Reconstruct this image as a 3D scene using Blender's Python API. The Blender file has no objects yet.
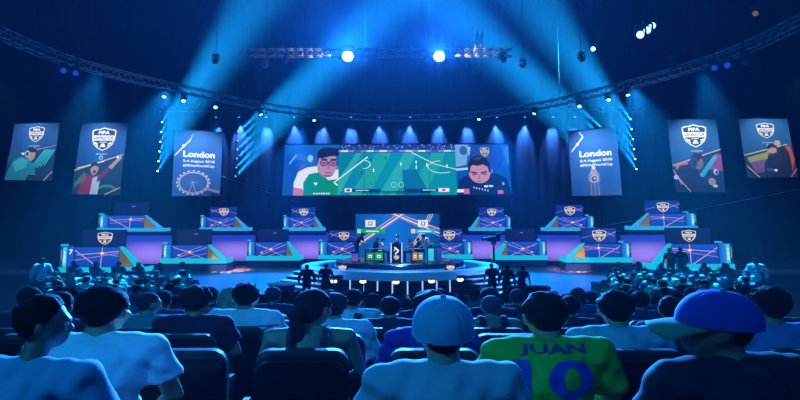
import bpy, bmesh, math, random
from mathutils import Vector, Matrix
from mathutils.bvhtree import BVHTree
random.seed(11)
SC = bpy.context.scene
COL = SC.collection
V = Vector
PI = math.pi
# ------------------------------------------------------------------ camera
F = 640.0            # focal length in pixels of the 800x400 frame
HC = 3.8             # camera height above the arena floor
TH = math.radians(8) # the camera looks slightly up, the lens is shifted down
HOR = 217.0
CY = HOR - F * math.tan(TH)
FW = V((0, math.cos(TH), math.sin(TH))); UP = V((0, -math.sin(TH), math.cos(TH)))
cam_d = bpy.data.cameras.new('camera'); cam = bpy.data.objects.new('camera', cam_d); COL.objects.link(cam)
cam.location = (0, 0, HC); cam.rotation_euler = (PI / 2 + TH, 0, 0)
cam_d.sensor_width = 36; cam_d.lens = 36 * F / 800; cam_d.shift_y = -(200 - CY) / 800
cam_d.clip_end = 300; cam_d.clip_start = 0.05
SC.camera = cam
def P(px, py, Y):
    d = FW + V((1, 0, 0)) * ((px - 400) / F) + UP * ((CY - py) / F)
    return V((0, 0, HC)) + d * (Y / d.y)
def XW(px, Y, z=HC): return (px - 400) / F * (Y * math.cos(TH) + (z - HC) * math.sin(TH))
def ZW(py, Y): return P(400, py, Y).z
def lin(h):
    h = h.lstrip('#'); c = [int(h[i:i + 2], 16) / 255 for i in (0, 2, 4)]
    return tuple((x / 12.92 if x <= .04045 else ((x + .055) / 1.055) ** 2.4) for x in c)
# ------------------------------------------------------------------ tagging
def tag(o, label, cat, group=None, kind=None):
    if label: o['label'] = label
    if cat: o['category'] = cat
    if group: o['group'] = group
    if kind: o['kind'] = kind
    return o
def thing(name, loc, label, cat, group=None, rz=0):
    o = bpy.data.objects.new(name, None); COL.objects.link(o); o.empty_display_size = .1
    o.location = loc; o.rotation_euler = (0, 0, rz)
    return tag(o, label, cat, group)
def link(name, me, parent=None, m=None):
    o = bpy.data.objects.new(name, me); COL.objects.link(o)
    if parent is not None: o.parent = parent
    if m is not None:
        me.materials.clear(); me.materials.append(m)
    return o
ORD = 'first second third fourth fifth sixth seventh eighth ninth tenth eleventh twelfth thirteenth fourteenth fifteenth sixteenth seventeenth eighteenth nineteenth twentieth'.split()
# ------------------------------------------------------------------ materials
MATS = {}
def mat(name, col, rough=.6, metal=0, var=.15, scale=30, emit=None, es=1.0, bump=0, spec=.5, sample=True):
    if name in MATS: return MATS[name]
    m = bpy.data.materials.new(name); m.use_nodes = True
    nt = m.node_tree; b = nt.nodes['Principled BSDF']
    b.inputs['Roughness'].default_value = rough; b.inputs['Metallic'].default_value = metal
    b.inputs['Specular IOR Level'].default_value = spec
    c = lin(col) if isinstance(col, str) else col
    tc = nt.nodes.new('ShaderNodeTexCoord'); nz = nt.nodes.new('ShaderNodeTexNoise')
    nz.inputs['Scale'].default_value = scale; nz.inputs['Detail'].default_value = 3
    nt.links.new(tc.outputs['Object'], nz.inputs['Vector'])
    mx = nt.nodes.new('ShaderNodeMix'); mx.data_type = 'RGBA'
    nt.links.new(nz.outputs['Fac'], mx.inputs[0])
    mx.inputs[6].default_value = (*[x * (1 - var) for x in c], 1)
    mx.inputs[7].default_value = (*[min(1, x * (1 + var)) for x in c], 1)
    nt.links.new(mx.outputs[2], b.inputs['Base Color'])
    if bump:
        bp = nt.nodes.new('ShaderNodeBump'); bp.inputs['Strength'].default_value = bump
        nt.links.new(nz.outputs['Fac'], bp.inputs['Height']); nt.links.new(bp.outputs['Normal'], b.inputs['Normal'])
    if emit is not None:
        e = lin(emit) if isinstance(emit, str) else emit
        b.inputs['Emission Color'].default_value = (*e, 1); b.inputs['Emission Strength'].default_value = es
        if not sample: m.cycles.emission_sampling = 'NONE'
    MATS[name] = m
    return m
def art_mat(name, emissive, strength=1.0, rough=.75):
    if name in MATS: return MATS[name]
    m = bpy.data.materials.new(name); m.use_nodes = True
    nt = m.node_tree; b = nt.nodes['Principled BSDF']
    at = nt.nodes.new('ShaderNodeAttribute'); at.attribute_name = 'Col'
    b.inputs['Roughness'].default_value = rough
    if emissive:
        b.inputs['Base Color'].default_value = (.01, .01, .012, 1)
        b.inputs['Specular IOR Level'].default_value = .2
        nt.links.new(at.outputs['Color'], b.inputs['Emission Color']); b.inputs['Emission Strength'].default_value = strength
        m.cycles.emission_sampling = 'NONE'
    else:
        nt.links.new(at.outputs['Color'], b.inputs['Base Color'])
    MATS[name] = m
    return m
# ------------------------------------------------------------------ mesh builder
class MB:
    def __init__(s): s.v = []; s.f = []; s.sm = []
    def add(s, vs, fs, smooth=False):
        b = len(s.v); s.v += [V(x) for x in vs]; s.f += [tuple(b + i for i in f) for f in fs]; s.sm += [smooth] * len(fs); return s
    def box(s, c, size, M=None):
        x, y, z = [q / 2 for q in size]; c = V(c)
        vs = [V((a * x, b * y, d * z)) for a in (-1, 1) for b in (-1, 1) for d in (-1, 1)]
        if M is not None: vs = [M @ q for q in vs]
        return s.add([c + q for q in vs], [(0, 1, 3, 2), (4, 6, 7, 5), (0, 4, 5, 1), (2, 3, 7, 6), (0, 2, 6, 4), (1, 5, 7, 3)])
    def span(s, x0, x1, y0, y1, z0, z1): return s.box(((x0 + x1) / 2, (y0 + y1) / 2, (z0 + z1) / 2), (abs(x1 - x0), abs(y1 - y0), abs(z1 - z0)))
    def rbox(s, c, size, r, n=4, axis=1, M=None):
        # box with rounded corners in the plane across `axis`
        a = [i for i in range(3) if i != axis]; w, h = size[a[0]] / 2, size[a[1]] / 2; d = size[axis] / 2
        pts = []
        for cx, cz, st in ((w - r, h - r, 0), (-w + r, h - r, 1), (-w + r, -h + r, 2), (w - r, -h + r, 3)):
            for i in range(n + 1):
                t = (st + i / n) * PI / 2; pts.append((cx + r * math.cos(t), cz + r * math.sin(t)))
        N = len(pts); bv = min(d * .5, r * .5, .02); vs = []
        for dd, k in ((-d, 1 - bv / max(w, h)), (-d + bv, 1), (d - bv, 1), (d, 1 - bv / max(w, h))):
            for p in pts:
                q = [0, 0, 0]; q[a[0]] = p[0] * k; q[a[1]] = p[1] * k; q[axis] = dd; q = V(q)
                vs.append(V(c) + (M @ q if M is not None else q))
        fs = [tuple(range(N)), tuple(3 * N + i for i in reversed(range(N)))]
        for L in range(3):
            for i in range(N):
                j = (i + 1) % N; fs.append((L * N + i, (L + 1) * N + i, (L + 1) * N + j, L * N + j))
        return s.add(vs, fs)
    def cyl(s, p0, p1, r0, r1=None, n=12, cap=True, smooth=True):
        p0, p1 = V(p0), V(p1); r1 = r0 if r1 is None else r1
        d = (p1 - p0); d = d.normalized() if d.length > 1e-9 else V((0, 0, 1))
        u = d.orthogonal().normalized(); w = d.cross(u); vs = []
        for p, r in ((p0, r0), (p1, r1)):
            vs += [p + (u * math.cos(2 * PI * i / n) + w * math.sin(2 * PI * i / n)) * r for i in range(n)]
        s.add(vs, [(i, (i + 1) % n, n + (i + 1) % n, n + i) for i in range(n)], smooth)
        if cap: b = len(s.v) - 2 * n; s.f += [tuple(b + i for i in reversed(range(n))), tuple(b + n + i for i in range(n))]; s.sm += [False, False]
        return s
    def tube(s, pts, r, n=8):
        for a, b in zip(pts[:-1], pts[1:]): s.cyl(a, b, r, n=n)
        return s
    def ell(s, c, rad, M=None, nu=14, nv=9):
        c = V(c); vs = [V((0, 0, 1))]
        for j in range(1, nv):
            t = PI * j / nv
            vs += [V((math.sin(t) * math.cos(2 * PI * i / nu), math.sin(t) * math.sin(2 * PI * i / nu), math.cos(t))) for i in range(nu)]
        vs.append(V((0, 0, -1)))
        vs = [V((q.x * rad[0], q.y * rad[1], q.z * rad[2])) for q in vs]
        if M is not None: vs = [M @ q for q in vs]
        fs = [(0, 1 + i, 1 + (i + 1) % nu) for i in range(nu)]
        for j in range(nv - 2):
            for i in range(nu):
                a = 1 + j * nu; fs.append((a + i, a + nu + i, a + nu + (i + 1) % nu, a + (i + 1) % nu))
        L = len(vs) - 1; a = 1 + (nv - 2) * nu
        fs += [(L, a + (i + 1) % nu, a + i) for i in range(nu)]
        return s.add([c + q for q in vs], fs, True)
    def cap(s, p0, p1, r0, r1=None, n=12):
        r1 = r0 if r1 is None else r1
        s.cyl(p0, p1, r0, r1, n=n); s.ell(p0, (r0,) * 3, nu=n, nv=8); s.ell(p1, (r1,) * 3, nu=n, nv=8); return s
    def lathe(s, prof, c=(0, 0, 0), n=32, smooth=True, a0=0, a1=2 * PI):
        c = V(c); full = abs(a1 - a0 - 2 * PI) < 1e-6; m = n if full else n + 1; vs = []
        for r, z in prof: vs += [c + V((r * math.cos(a0 + (a1 - a0) * i / n), r * math.sin(a0 + (a1 - a0) * i / n), z)) for i in range(m)]
        fs = []
        for j in range(len(prof) - 1):
            for i in range(n):
                k = (i + 1) % m; fs.append((j * m + i, j * m + k, (j + 1) * m + k, (j + 1) * m + i))
        return s.add(vs, fs, smooth)
    def prism(s, poly, y0, y1):
        # polygon in xz swept along y
        n = len(poly); vs = [V((x, y0, z)) for x, z in poly] + [V((x, y1, z)) for x, z in poly]
        fs = [tuple(range(n)), tuple(n + i for i in reversed(range(n)))] + [(i, n + i, n + (i + 1) % n, (i + 1) % n) for i in range(n)]
        return s.add(vs, fs)
    def mesh(s, name):
        me = bpy.data.meshes.new(name); me.from_pydata([tuple(q) for q in s.v], [], s.f)
        bm = bmesh.new(); bm.from_mesh(me)
        for f, k in zip(bm.faces, s.sm): f.smooth = k
        bmesh.ops.recalc_face_normals(bm, faces=bm.faces); bm.to_mesh(me); bm.free()
        return me
    def build(s, name, m, parent=None): return link(name, s.mesh(name), parent, m)
def struct(name, mb, m):
    o = mb.build(name, m); o['kind'] = 'structure'; return o
def copy_tree(o, parent=None):
    c = o.copy(); COL.objects.link(c)
    if parent is not None: c.parent = parent
    for ch in list(o.children): copy_tree(ch, c)
    return c
# ------------------------------------------------------------------ flat printed / LED artwork
_txt = {}
def text2d(body, bold=.0, shear=0):
    k = (body, bold, shear)
    if k in _txt: return _txt[k]
    cu = bpy.data.curves.new('lettering', 'FONT'); cu.body = body; cu.size = 1; cu.offset = bold; cu.shear = shear; cu.resolution_u = 3
    o = bpy.data.objects.new('lettering', cu); COL.objects.link(o)
    dg = bpy.context.evaluated_depsgraph_get(); dg.update()
    me = o.evaluated_get(dg).to_mesh()
    vs = [(v.co.x, v.co.y) for v in me.vertices]; fs = [tuple(p.vertices) for p in me.polygons]
    bpy.data.objects.remove(o); bpy.data.curves.remove(cu)
    x0 = min(v[0] for v in vs); x1 = max(v[0] for v in vs); y0 = min(v[1] for v in vs); y1 = max(v[1] for v in vs)
    _txt[k] = ([(x - x0, y - y0) for x, y in vs], fs, x1 - x0, y1 - y0)
    return _txt[k]
def hc(c): return lin(c) if isinstance(c, str) else c
class Art:
    def __init__(s): s.items = []; s.n = 0
    def add(s, vs, fs, cols):
        if not isinstance(cols, list): cols = [hc(cols)] * len(vs)
        else: cols = [hc(c) for c in cols]
        s.items.append((vs, fs, cols, s.n)); s.n += 1; return s
    def poly(s, pts, c): return s.add(pts, [tuple(range(len(pts)))], c)
    def rect(s, x0, y0, x1, y1, c): return s.poly([(x0, y0), (x1, y0), (x1, y1), (x0, y1)], c)
    def grid(s, x0, y0, x1, y1, fn, nx=8, ny=8):
        vs = []; cs = []
        for j in range(ny + 1):
            for i in range(nx + 1):
                u, v = i / nx, j / ny; vs.append((x0 + (x1 - x0) * u, y0 + (y1 - y0) * v)); cs.append(fn(u, v))
        fs = [(j * (nx + 1) + i, j * (nx + 1) + i + 1, (j + 1) * (nx + 1) + i + 1, (j + 1) * (nx + 1) + i) for j in range(ny) for i in range(nx)]
        return s.add(vs, fs, cs)
    def ell(s, cx, cy, rx, ry, c, n=24, rot=0):
        pts = []
        for i in range(n):
            t = 2 * PI * i / n; x, y = rx * math.cos(t), ry * math.sin(t)
            pts.append((cx + x * math.cos(rot) - y * math.sin(rot), cy + x * math.sin(rot) + y * math.cos(rot)))
        return s.poly(pts, c)
    def ring(s, cx, cy, rx, ry, w, c, n=36, a0=0, a1=2 * PI, asp=1):
        vs = []
        for i in range(n + 1):
            t = a0 + (a1 - a0) * i / n
            vs += [(cx + (rx + w) * math.cos(t), cy + (ry + w * asp) * math.sin(t)), (cx + (rx - w) * math.cos(t), cy + (ry - w * asp) * math.sin(t))]
        return s.add(vs, [(2 * i, 2 * i + 1, 2 * i + 3, 2 * i + 2) for i in range(n)], c)
    def line(s, a, b, w, c, w2=None, asp=1.0):
        # asp = panel height / width, so strokes keep an even width
        dx, dy = b[0] - a[0], (b[1] - a[1]) * asp; L = math.hypot(dx, dy) or 1
        nx, ny = -dy / L, dx / L / asp; w2 = w if w2 is None else w2
        return s.poly([(a[0] - nx * w, a[1] - ny * w), (b[0] - nx * w2, b[1] - ny * w2), (b[0] + nx * w2, b[1] + ny * w2), (a[0] + nx * w, a[1] + ny * w)], c)
    def text(s, body, cx, cy, w, h, c, bold=.0, shear=0, left=False):
        vs, fs, tw, th = text2d(body, bold, shear)
        ox = cx if left else cx - w / 2
        return s.add([(ox + x / tw * w, cy - h / 2 + y / th * h) for x, y in vs], fs, c)
    def build(s, name, m, parent, fn):
        vs = []; fs = []; cs = []
        for v2, f2, cols, n in s.items:
            b = len(vs); vs += [tuple(fn(x, y, n)) for x, y in v2]; cs += [(*c, 1) for c in cols]; fs += [tuple(b + i for i in f) for f in f2]
        me = bpy.data.meshes.new(name); me.from_pydata(vs, [], fs)
        at = me.color_attributes.new('Col', 'FLOAT_COLOR', 'POINT')
        for i, c in enumerate(cs): at.data[i].color = c
        return link(name, me, parent, m)
def flat(x0, z0, x1, z1, y, step=.0025):
    # artwork on an upright panel facing -Y
    return lambda u, v, n: V((x0 + (x1 - x0) * u, y - .004 - step * n, z0 + (z1 - z0) * v))
def quadmap(tl, tr, br, bl, step=.003, off=.004):
    nrm = (tr - bl).cross(tl - br).normalized()
    if nrm.y > 0: nrm = -nrm
    def fn(u, v, n):
        a = bl.lerp(br, u); b = tl.lerp(tr, u); return a.lerp(b, v) + nrm * (off + step * n)
    return fn
def emblem(A, cx, cy, w, h, gold='#e9cfa6', navy='#0b2140', txt='#ffffff', detail=True):
    def sh(k):
        pts = [(-.5, .36), (-.40, .42), (-.2, .44), (0, .5), (.2, .44), (.40, .42), (.5, .36), (.47, -.02), (.38, -.24), (.2, -.40), (0, -.5), (-.2, -.40), (-.38, -.24), (-.47, -.02)]
        return [(cx + x * w * k, cy + y * h * k) for x, y in pts]
    A.poly(sh(1), gold); A.poly(sh(.90), navy)
    A.rect(cx - .43 * w, cy - .06 * h, cx + .43 * w, cy + .16 * h, gold)
    if detail:
        A.text('FIFA', cx, cy + .28 * h, .46 * w, .14 * h, txt, bold=.03)
        A.text('eWORLD CUP', cx, cy + .05 * h, .78 * w, .13 * h, navy, bold=.02)
        A.rect(cx - .15 * w, cy - .14 * h, cx + .15 * w, cy - .11 * h, gold)
    else:
        A.rect(cx - .22 * w, cy + .22 * h, cx + .22 * w, cy + .34 * h, txt); A.rect(cx - .36 * w, cy + .01 * h, cx + .36 * w, cy + .09 * h, navy)
    A.poly([(cx - .13 * w, cy - .34 * h), (cx + .13 * w, cy - .34 * h), (cx + .05 * w, cy - .18 * h), (cx - .05 * w, cy - .18 * h)], gold)
    for sx in (-1, 1):
        A.line((cx + sx * .34 * w, cy - .12 * h), (cx + sx * .2 * w, cy - .3 * h), .02 * w, gold); A.line((cx + sx * .36 * w, cy - .2 * h), (cx + sx * .2 * w, cy - .17 * h), .014 * w, gold)
# ------------------------------------------------------------------ lights
def spot(loc, target, col, power, deg, blend=.5, radius=.08, parent=None):
    d = bpy.data.lights.new('spot', 'SPOT'); d.energy = power; d.color = col; d.spot_size = math.radians(deg); d.spot_blend = blend; d.shadow_soft_size = radius
    o = bpy.data.objects.new('spot', d); COL.objects.link(o); o.location = loc
    o.rotation_euler = (V(target) - V(loc)).to_track_quat('-Z', 'Y').to_euler()
    return o
SC.view_settings.view_transform = 'Standard'; SC.view_settings.look = 'None'; SC.view_settings.gamma = 1; SC.view_settings.exposure = 0
SC.view_settings.use_curve_mapping = False
# ------------------------------------------------------------------ shared materials
M_floor = mat('arena_floor', '#3a4a68', rough=.32, var=.12, scale=3, spec=.6)
M_tier = mat('tier_carpet', '#151a24', rough=.9, var=.3, scale=60)
M_wall = mat('black_drape', '#1c2230', rough=1.0, var=.2, scale=4)
M_side = mat('dark_wall', '#0c0f16', rough=1.0, var=.2, scale=4)
M_ceil = mat('black_ceiling', (.0006, .0007, .001), rough=1, var=.2, scale=2, spec=0)
M_metal = mat('truss_metal', '#9aa2ac', rough=.35, metal=.8, var=.1, scale=20)
M_dark = mat('black_metal', '#15171c', rough=.5, metal=.3, var=.2, scale=40)
M_body = mat('fixture_body', '#3a3f48', rough=.45, var=.15, scale=40)
M_lensw = mat('lens_white', '#ffffff', emit=(.75, .95, 1.0), es=12, sample=False)
M_lensb = mat('lens_blue', '#9ad0ff', emit=(.25, .65, 1.0), es=4, sample=False)
M_lensd = mat('lens_dim_blue', '#1c3a9a', emit=(.01, .05, .42), es=1, sample=False)
M_lensa = mat('lens_amber', '#caa040', emit=(.16, .09, .012), es=1, sample=False)
M_lenst = mat('lens_teal', '#bff4ff', emit=(.55, .95, 1.0), es=5, sample=False)
A_led = art_mat('led_art', True, 1.0)
A_print = art_mat('printed_fabric', False)
# ------------------------------------------------------------------ room shell
XH, YB, YR, ZC = 36, 61, -7, 27
struct('floor', MB().span(-XH, XH, YR, YB, -.2, 0), M_floor)
struct('ceiling', MB().span(-XH, XH, YR, YB, ZC, ZC + .2), M_ceil)
# pleated black drape across the back, plain side and rear walls
mb = MB(); n = 360
pts = [(-XH + 2 * XH * i / n, YB - .35 + .12 * math.sin(i * 1.25) + .05 * math.sin(i * .41)) for i in range(n + 1)]
vs = [(x, y, 0) for x, y in pts] + [(x, y, ZC) for x, y in pts]
mb.add(vs, [(i, i + 1, n + 2 + i, n + 1 + i) for i in range(n)], True)
mb.span(-XH, XH, YB, YB + .2, 0, ZC)
struct('wall_back', mb, M_wall)
struct('wall_left', MB().span(-XH - .2, -XH, YR, YB, 0, ZC), M_side)
struct('wall_right', MB().span(XH, XH + .2, YR, YB, 0, ZC), M_side)
struct('wall_rear', MB().span(-XH, XH, YR - .2, YR, 0, ZC), M_side)
# ------------------------------------------------------------------ haze
W = bpy.data.worlds.new('world'); SC.world = W; W.use_nodes = True
nt = W.node_tree; bg = nt.nodes['Background']; bg.inputs[0].default_value = (0, 0, 0, 1); bg.inputs[1].default_value = 0
HAZE = .001
vsn = nt.nodes.new('ShaderNodeVolumeScatter'); vsn.inputs['Density'].default_value = HAZE; vsn.inputs['Anisotropy'].default_value = .25
vsn.inputs['Color'].default_value = (.25, .55, 1, 1)
nt.links.new(vsn.outputs[0], nt.nodes['World Output'].inputs['Volume'])
# ------------------------------------------------------------------ overhead trusses
def truss(name, pts, label, w=.35, m=None, r=.03):
    c = sum((V(p) for p in pts), V()) / len(pts)
    root = thing(name, c, label, 'truss')
    br = MB()
    rails = []
    for i, p in enumerate(pts):
        a = V(pts[max(i - 1, 0)]); b = V(pts[min(i + 1, len(pts) - 1)]); d = (b - a).normalized()
        s_ = d.cross(V((0, 0, 1))); s_ = s_.normalized() if s_.length > .1 else V((1, 0, 0)); u_ = s_.cross(d).normalized()
        q = V(p) - c
        rails.append([q + s_ * w / 2 + u_ * w / 2, q - s_ * w / 2 + u_ * w / 2, q - s_ * w / 2 - u_ * w / 2, q + s_ * w / 2 - u_ * w / 2])
    for k in range(4): MB().tube([x[k] for x in rails], r, n=6).build('chord', m or M_metal, root)
    for i in range(len(rails) - 1):
        for k in range(4):
            a = rails[i]; b = rails[i + 1]
            br.cyl(a[k], b[(k + 1) % 4], r * .5, n=5)
            br.cyl(a[k], a[(k + 1) % 4], r * .5, n=5)
    br.build('bracing', m or M_metal, root)
    return root
def resample(pts, step):
    out = [V(pts[0])]
    for a, b in zip(pts[:-1], pts[1:]):
        a, b = V(a), V(b); k = max(1, round((b - a).length / step)); out += [a.lerp(b, i / k) for i in range(1, k + 1)]
    return out
def curve(ctrl, n=60):
    # Catmull-Rom through the control points
    c = [V(p) for p in ctrl]; c = [2 * c[0] - c[1]] + c + [2 * c[-1] - c[-2]]; out = []
    for i in range(1, len(c) - 2):
        for k in range(n):
            t = k / n; a, b, d, e = c[i - 1:i + 3]
            out.append(.5 * ((2 * b) + (d - a) * t + (2 * a - 5 * b + 4 * d - e) * t * t + (3 * b - a - 3 * d + e) * t ** 3))
    out.append(c[-2]); return out
ZT = 11.0
def onz(px, py, z):
    d = P(px, py, 1) - V((0, 0, HC)); return V((0, 0, HC)) + d * ((z - HC) / d.z)
ring_px = [(-8, 30), (60, 58), (128, 77), (200, 93), (262, 106), (330, 115), (400, 118), (470, 115), (538, 106), (604, 91), (672, 73), (740, 50), (808, 18)]
ring = curve([onz(x, y, ZT) for x, y in ring_px], 6)
truss('hanging_truss', ring, 'long curved lighting truss sweeping over the stage above the giant screen', .4, r=.032)
cross = resample([P(246, 53, 30), P(512, 53, 30)], .45)
truss('hanging_truss', cross, 'straight horizontal truss carrying the two dazzling white spotlights', .34, r=.026)
truss('short_truss', resample([P(478, 47.6, 30), P(480, 32, 30)], .3), 'short upright truss stub standing on the straight lamp truss', .25, r=.022)
truss('hanging_truss', resample([P(160, 109.5, 59.95), P(640, 109.5, 59.95)], .6), 'dark rear truss along the top of the drape holding the row of blue downlights', .4, M_dark, r=.03)
# hangers from the roof for the trusses
def hanger(p, label):
    h = MB().cyl((0, 0, .2), (0, 0, ZC - p.z), .012, n=6)
    o = h.build('steel_hanger', M_dark); o.location = p; tag(o, label, 'cable', 'steel cables holding the curved truss')
for i in (10, 22, 34, 38, 50, 62): hanger(ring[i], 'thin steel hanger running from the roof down to the curved lighting truss')
tag(MB().tube([P(602, 226, 46) , P(660, 216, 45), P(730, 203, 44), P(800, 189, 43)], .012, 6).build('hanging_cable', M_metal), 'thin straight cable rising across the dark hall below the right banners', 'cable')
tag(MB().tube([P(221, 176, 46), P(262, 190, 47), P(300, 203, 48)], .01, 6).build('hanging_cable', M_metal), 'thin slack cable running down from the left London banner', 'cable')
# ------------------------------------------------------------------ moving head fixtures
def make_head(name, lens, s=1.0):
    root = thing(name, (0, 0, 0), '', None)
    MB().rbox((0, 0, -.05 * s), (.32 * s, .22 * s, .1 * s), .03 * s).build('base', M_body, root)
    y = MB(); y.rbox((-.19 * s, 0, -.25 * s), (.04 * s, .1 * s, .34 * s), .015 * s); y.rbox((.19 * s, 0, -.25 * s), (.04 * s, .1 * s, .34 * s), .015 * s); y.box((0, 0, -.11 * s), (.38 * s, .1 * s, .03 * s))
    y.build('yoke', M_body, root)
    h = thing_part = bpy.data.objects.new('head', MB().lathe([(0, .2 * s), (.09 * s, .19 * s), (.14 * s, .08 * s), (.15 * s, -.2 * s), (.135 * s, -.22 * s), (0, -.215 * s)], n=16).mesh('head'))
    COL.objects.link(h); h.parent = root; h.location = (0, 0, -.33 * s); h.data.materials.append(M_body)
    MB().cyl((0, 0, -.218 * s), (0, 0, -.228 * s), .125 * s, n=18).build('lens', lens, h)
    return root
def aim_head(root, target):
    for c in root.children:
        if c.name.startswith('head'):
            d = root.matrix_basis.to_3x3().inverted() @ (V(target) - V(root.location) - V((0, 0, -.3)))
            c.rotation_euler = d.to_track_quat('-Z', 'Y').to_euler()
def place_head(proto, p, target, label, cat='light', group=None, first=False, hang=None):
    o = proto if first else copy_tree(proto)
    o.location = p; tag(o, label, cat, group); aim_head(o, target); return o
TEAL = (.02, .55, .85); BLUE = (.0, .12, 1.0); CYAN = (.0, .30, 1.0); SKY = (.06, .40, 1.0)
# the two dazzling lamps
hw = make_head('spotlight', M_lensw, 1.9)
AUD = V((0, 6, 2.6))
for i, px in enumerate((348, 439)):
    p = P(px, 45, 29.2); t = V((0, 0, 9.5))
    place_head(hw, p, t, 'dazzling white spotlight on the straight truss, %s of the pair' % ('left' if i == 0 else 'right'), first=(i == 0))
    lp = p + V((0, 0, -.63)) + (t - p).normalized() * .5
    spot(lp, t, (.03, .27, 1.0), 170000, 48, 1.0, .12)
    spot(lp, P(205 if i == 0 else 595, 175, 40), (.0, .33, 1.0), 130000, 34, 1.0, .1)
# small moving heads hung from the trusses: pixel, depth, target pixel, strength, cone
hb = make_head('hanging_light', M_lensb, .85)
first = True
heads = [
    # px, py, Y, aim px, aim py, aim Y, power, cone, colour, label
    (265, 62, 33, 300, 150, 40, 15000, 5, SKY, 'moving head light beside the left end of the straight truss'),
    (523, 62, 33, 488, 150, 40, 15000, 5, SKY, 'moving head light beside the right end of the straight truss'),
    (285, 56, 30, 250, 250, 42, 6000, 14, BLUE, 'small bright blue lamp on the left end of the straight truss'),
    (503, 55, 30, 545, 250, 42, 6000, 14, BLUE, 'small bright blue lamp on the right end of the straight truss'),
    (216, 57, 31, 150, 260, 40, 9000, 14, CYAN, 'large white moving head high above the left London banner'),
    (581, 55, 31, 650, 260, 40, 9000, 14, CYAN, 'large white moving head high above the right London banner'),
    (593, 46, 31, 480, 300, 4, 0, 14, CYAN, 'white moving head tilted above the right London banner, outermost of two'),
    (165, 92, 36, 120, 270, 30, 5000, 16, CYAN, 'lamp under the curved truss above the left outer lighting pole'),
    (184, 97, 37, 160, 270, 28, 5000, 16, CYAN, 'lamp under the curved truss just left of the left London banner'),
    (216, 104, 39, 190, 270, 28, 5000, 16, CYAN, 'blue lamp under the curved truss over the left London banner'),
    (260, 111, 42, 330, 262, 38, 9000, 9, SKY, 'bright lamp under the curved truss above the left inner lighting pole'),
    (314, 117, 44, 330, 270, 38, 9000, 9, BLUE, 'blue lamp under the curved truss above the left part of the giant screen'),
    (479, 116, 44, 462, 270, 38, 9000, 9, BLUE, 'blue lamp under the curved truss above the right part of the giant screen'),
    (535, 110, 42, 470, 262, 38, 9000, 9, SKY, 'bright lamp under the curved truss above the right inner lighting pole'),
    (579, 103, 39, 610, 270, 28, 5000, 16, CYAN, 'blue lamp under the curved truss over the right London banner'),
    (608, 96, 37, 640, 270, 28, 5000, 16, CYAN, 'lamp under the curved truss just right of the right London banner'),
    (627, 90, 35, 680, 270, 30, 5000, 16, CYAN, 'lamp under the curved truss above the right outer lighting pole'),
    (640, 28, 20, 560, 300, 4, 0, 12, CYAN, 'white lit moving head in the dark roof right of the stage, lowest of a fan'),
    (647, 24, 21, 560, 300, 4, 0, 12, CYAN, 'white lit moving head in the dark roof right of the stage, middle of a fan'),
    (652, 20, 22, 560, 300, 4, 0, 12, CYAN, 'white lit moving head in the dark roof right of the stage, top of a fan'),
    (672, 57, 22, 690, 220, 25, 0, 12, BLUE, 'small lamp on a thin drop rod in the dark right roof'),
    (714, 63, 25, 690, 330, 6, 500, 24, BLUE, 'dim round blue lamp below the right part of the curved truss, first of three'),
    (727, 60, 24, 700, 330, 6, 500, 24, BLUE, 'dim round blue lamp below the right part of the curved truss, second of three'),
    (744, 54, 23, 753, 262, 27, 16000, 3.5, BLUE, 'dim round blue lamp below the right part of the curved truss, third of three'),
    (755, 9, 26, 700, 330, 6, 0, 30, BLUE, 'lamp glinting amber at the top of the dark right roof'),
    (64, 66, 26, 100, 330, 6, 500, 24, BLUE, 'dim blue lamp under the left part of the curved truss, first of two'),
    (76, 69, 27, 110, 330, 6, 500, 24, BLUE, 'dim blue lamp under the left part of the curved truss, second of two'),
]
for px, py, Y, ax, ay, AY, pw, cone, colr, lab in heads:
    p = P(px, py - 3, Y - 1.5); t = P(ax, ay, AY)
    o = place_head(hb, p, t, lab, group=None, first=first); first = False
    if 'dim' in lab or 'amber' in lab or 'drop rod' in lab:
        for c in o.children:
            for g in c.children: g.material_slots[0].link = 'OBJECT'; g.material_slots[0].material = M_lensd if 'amber' not in lab else M_lensa
    if pw:
        lp = p + V((0, 0, -.38)) + (t - p).normalized() * .32
        spot(lp, t, colr, pw * 2.4, cone, .7, .06)
# drop rods to carry the free hanging fixtures
for px, py, Y, *_r in heads:
    if _r[-1].startswith(('white', 'large', 'lamp glint', 'small lamp', 'moving', 'dim')):
        p = P(px, py - 3, Y - 1.5)
        o = MB().cyl((0, 0, 0), (0, 0, ZC - p.z), .014, n=6).build('hanging_rod', M_dark); o.location = p
        tag(o, 'thin dark rod dropping from the roof to a small hanging light', 'rod', 'drop rods of the small hanging lights')
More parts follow.
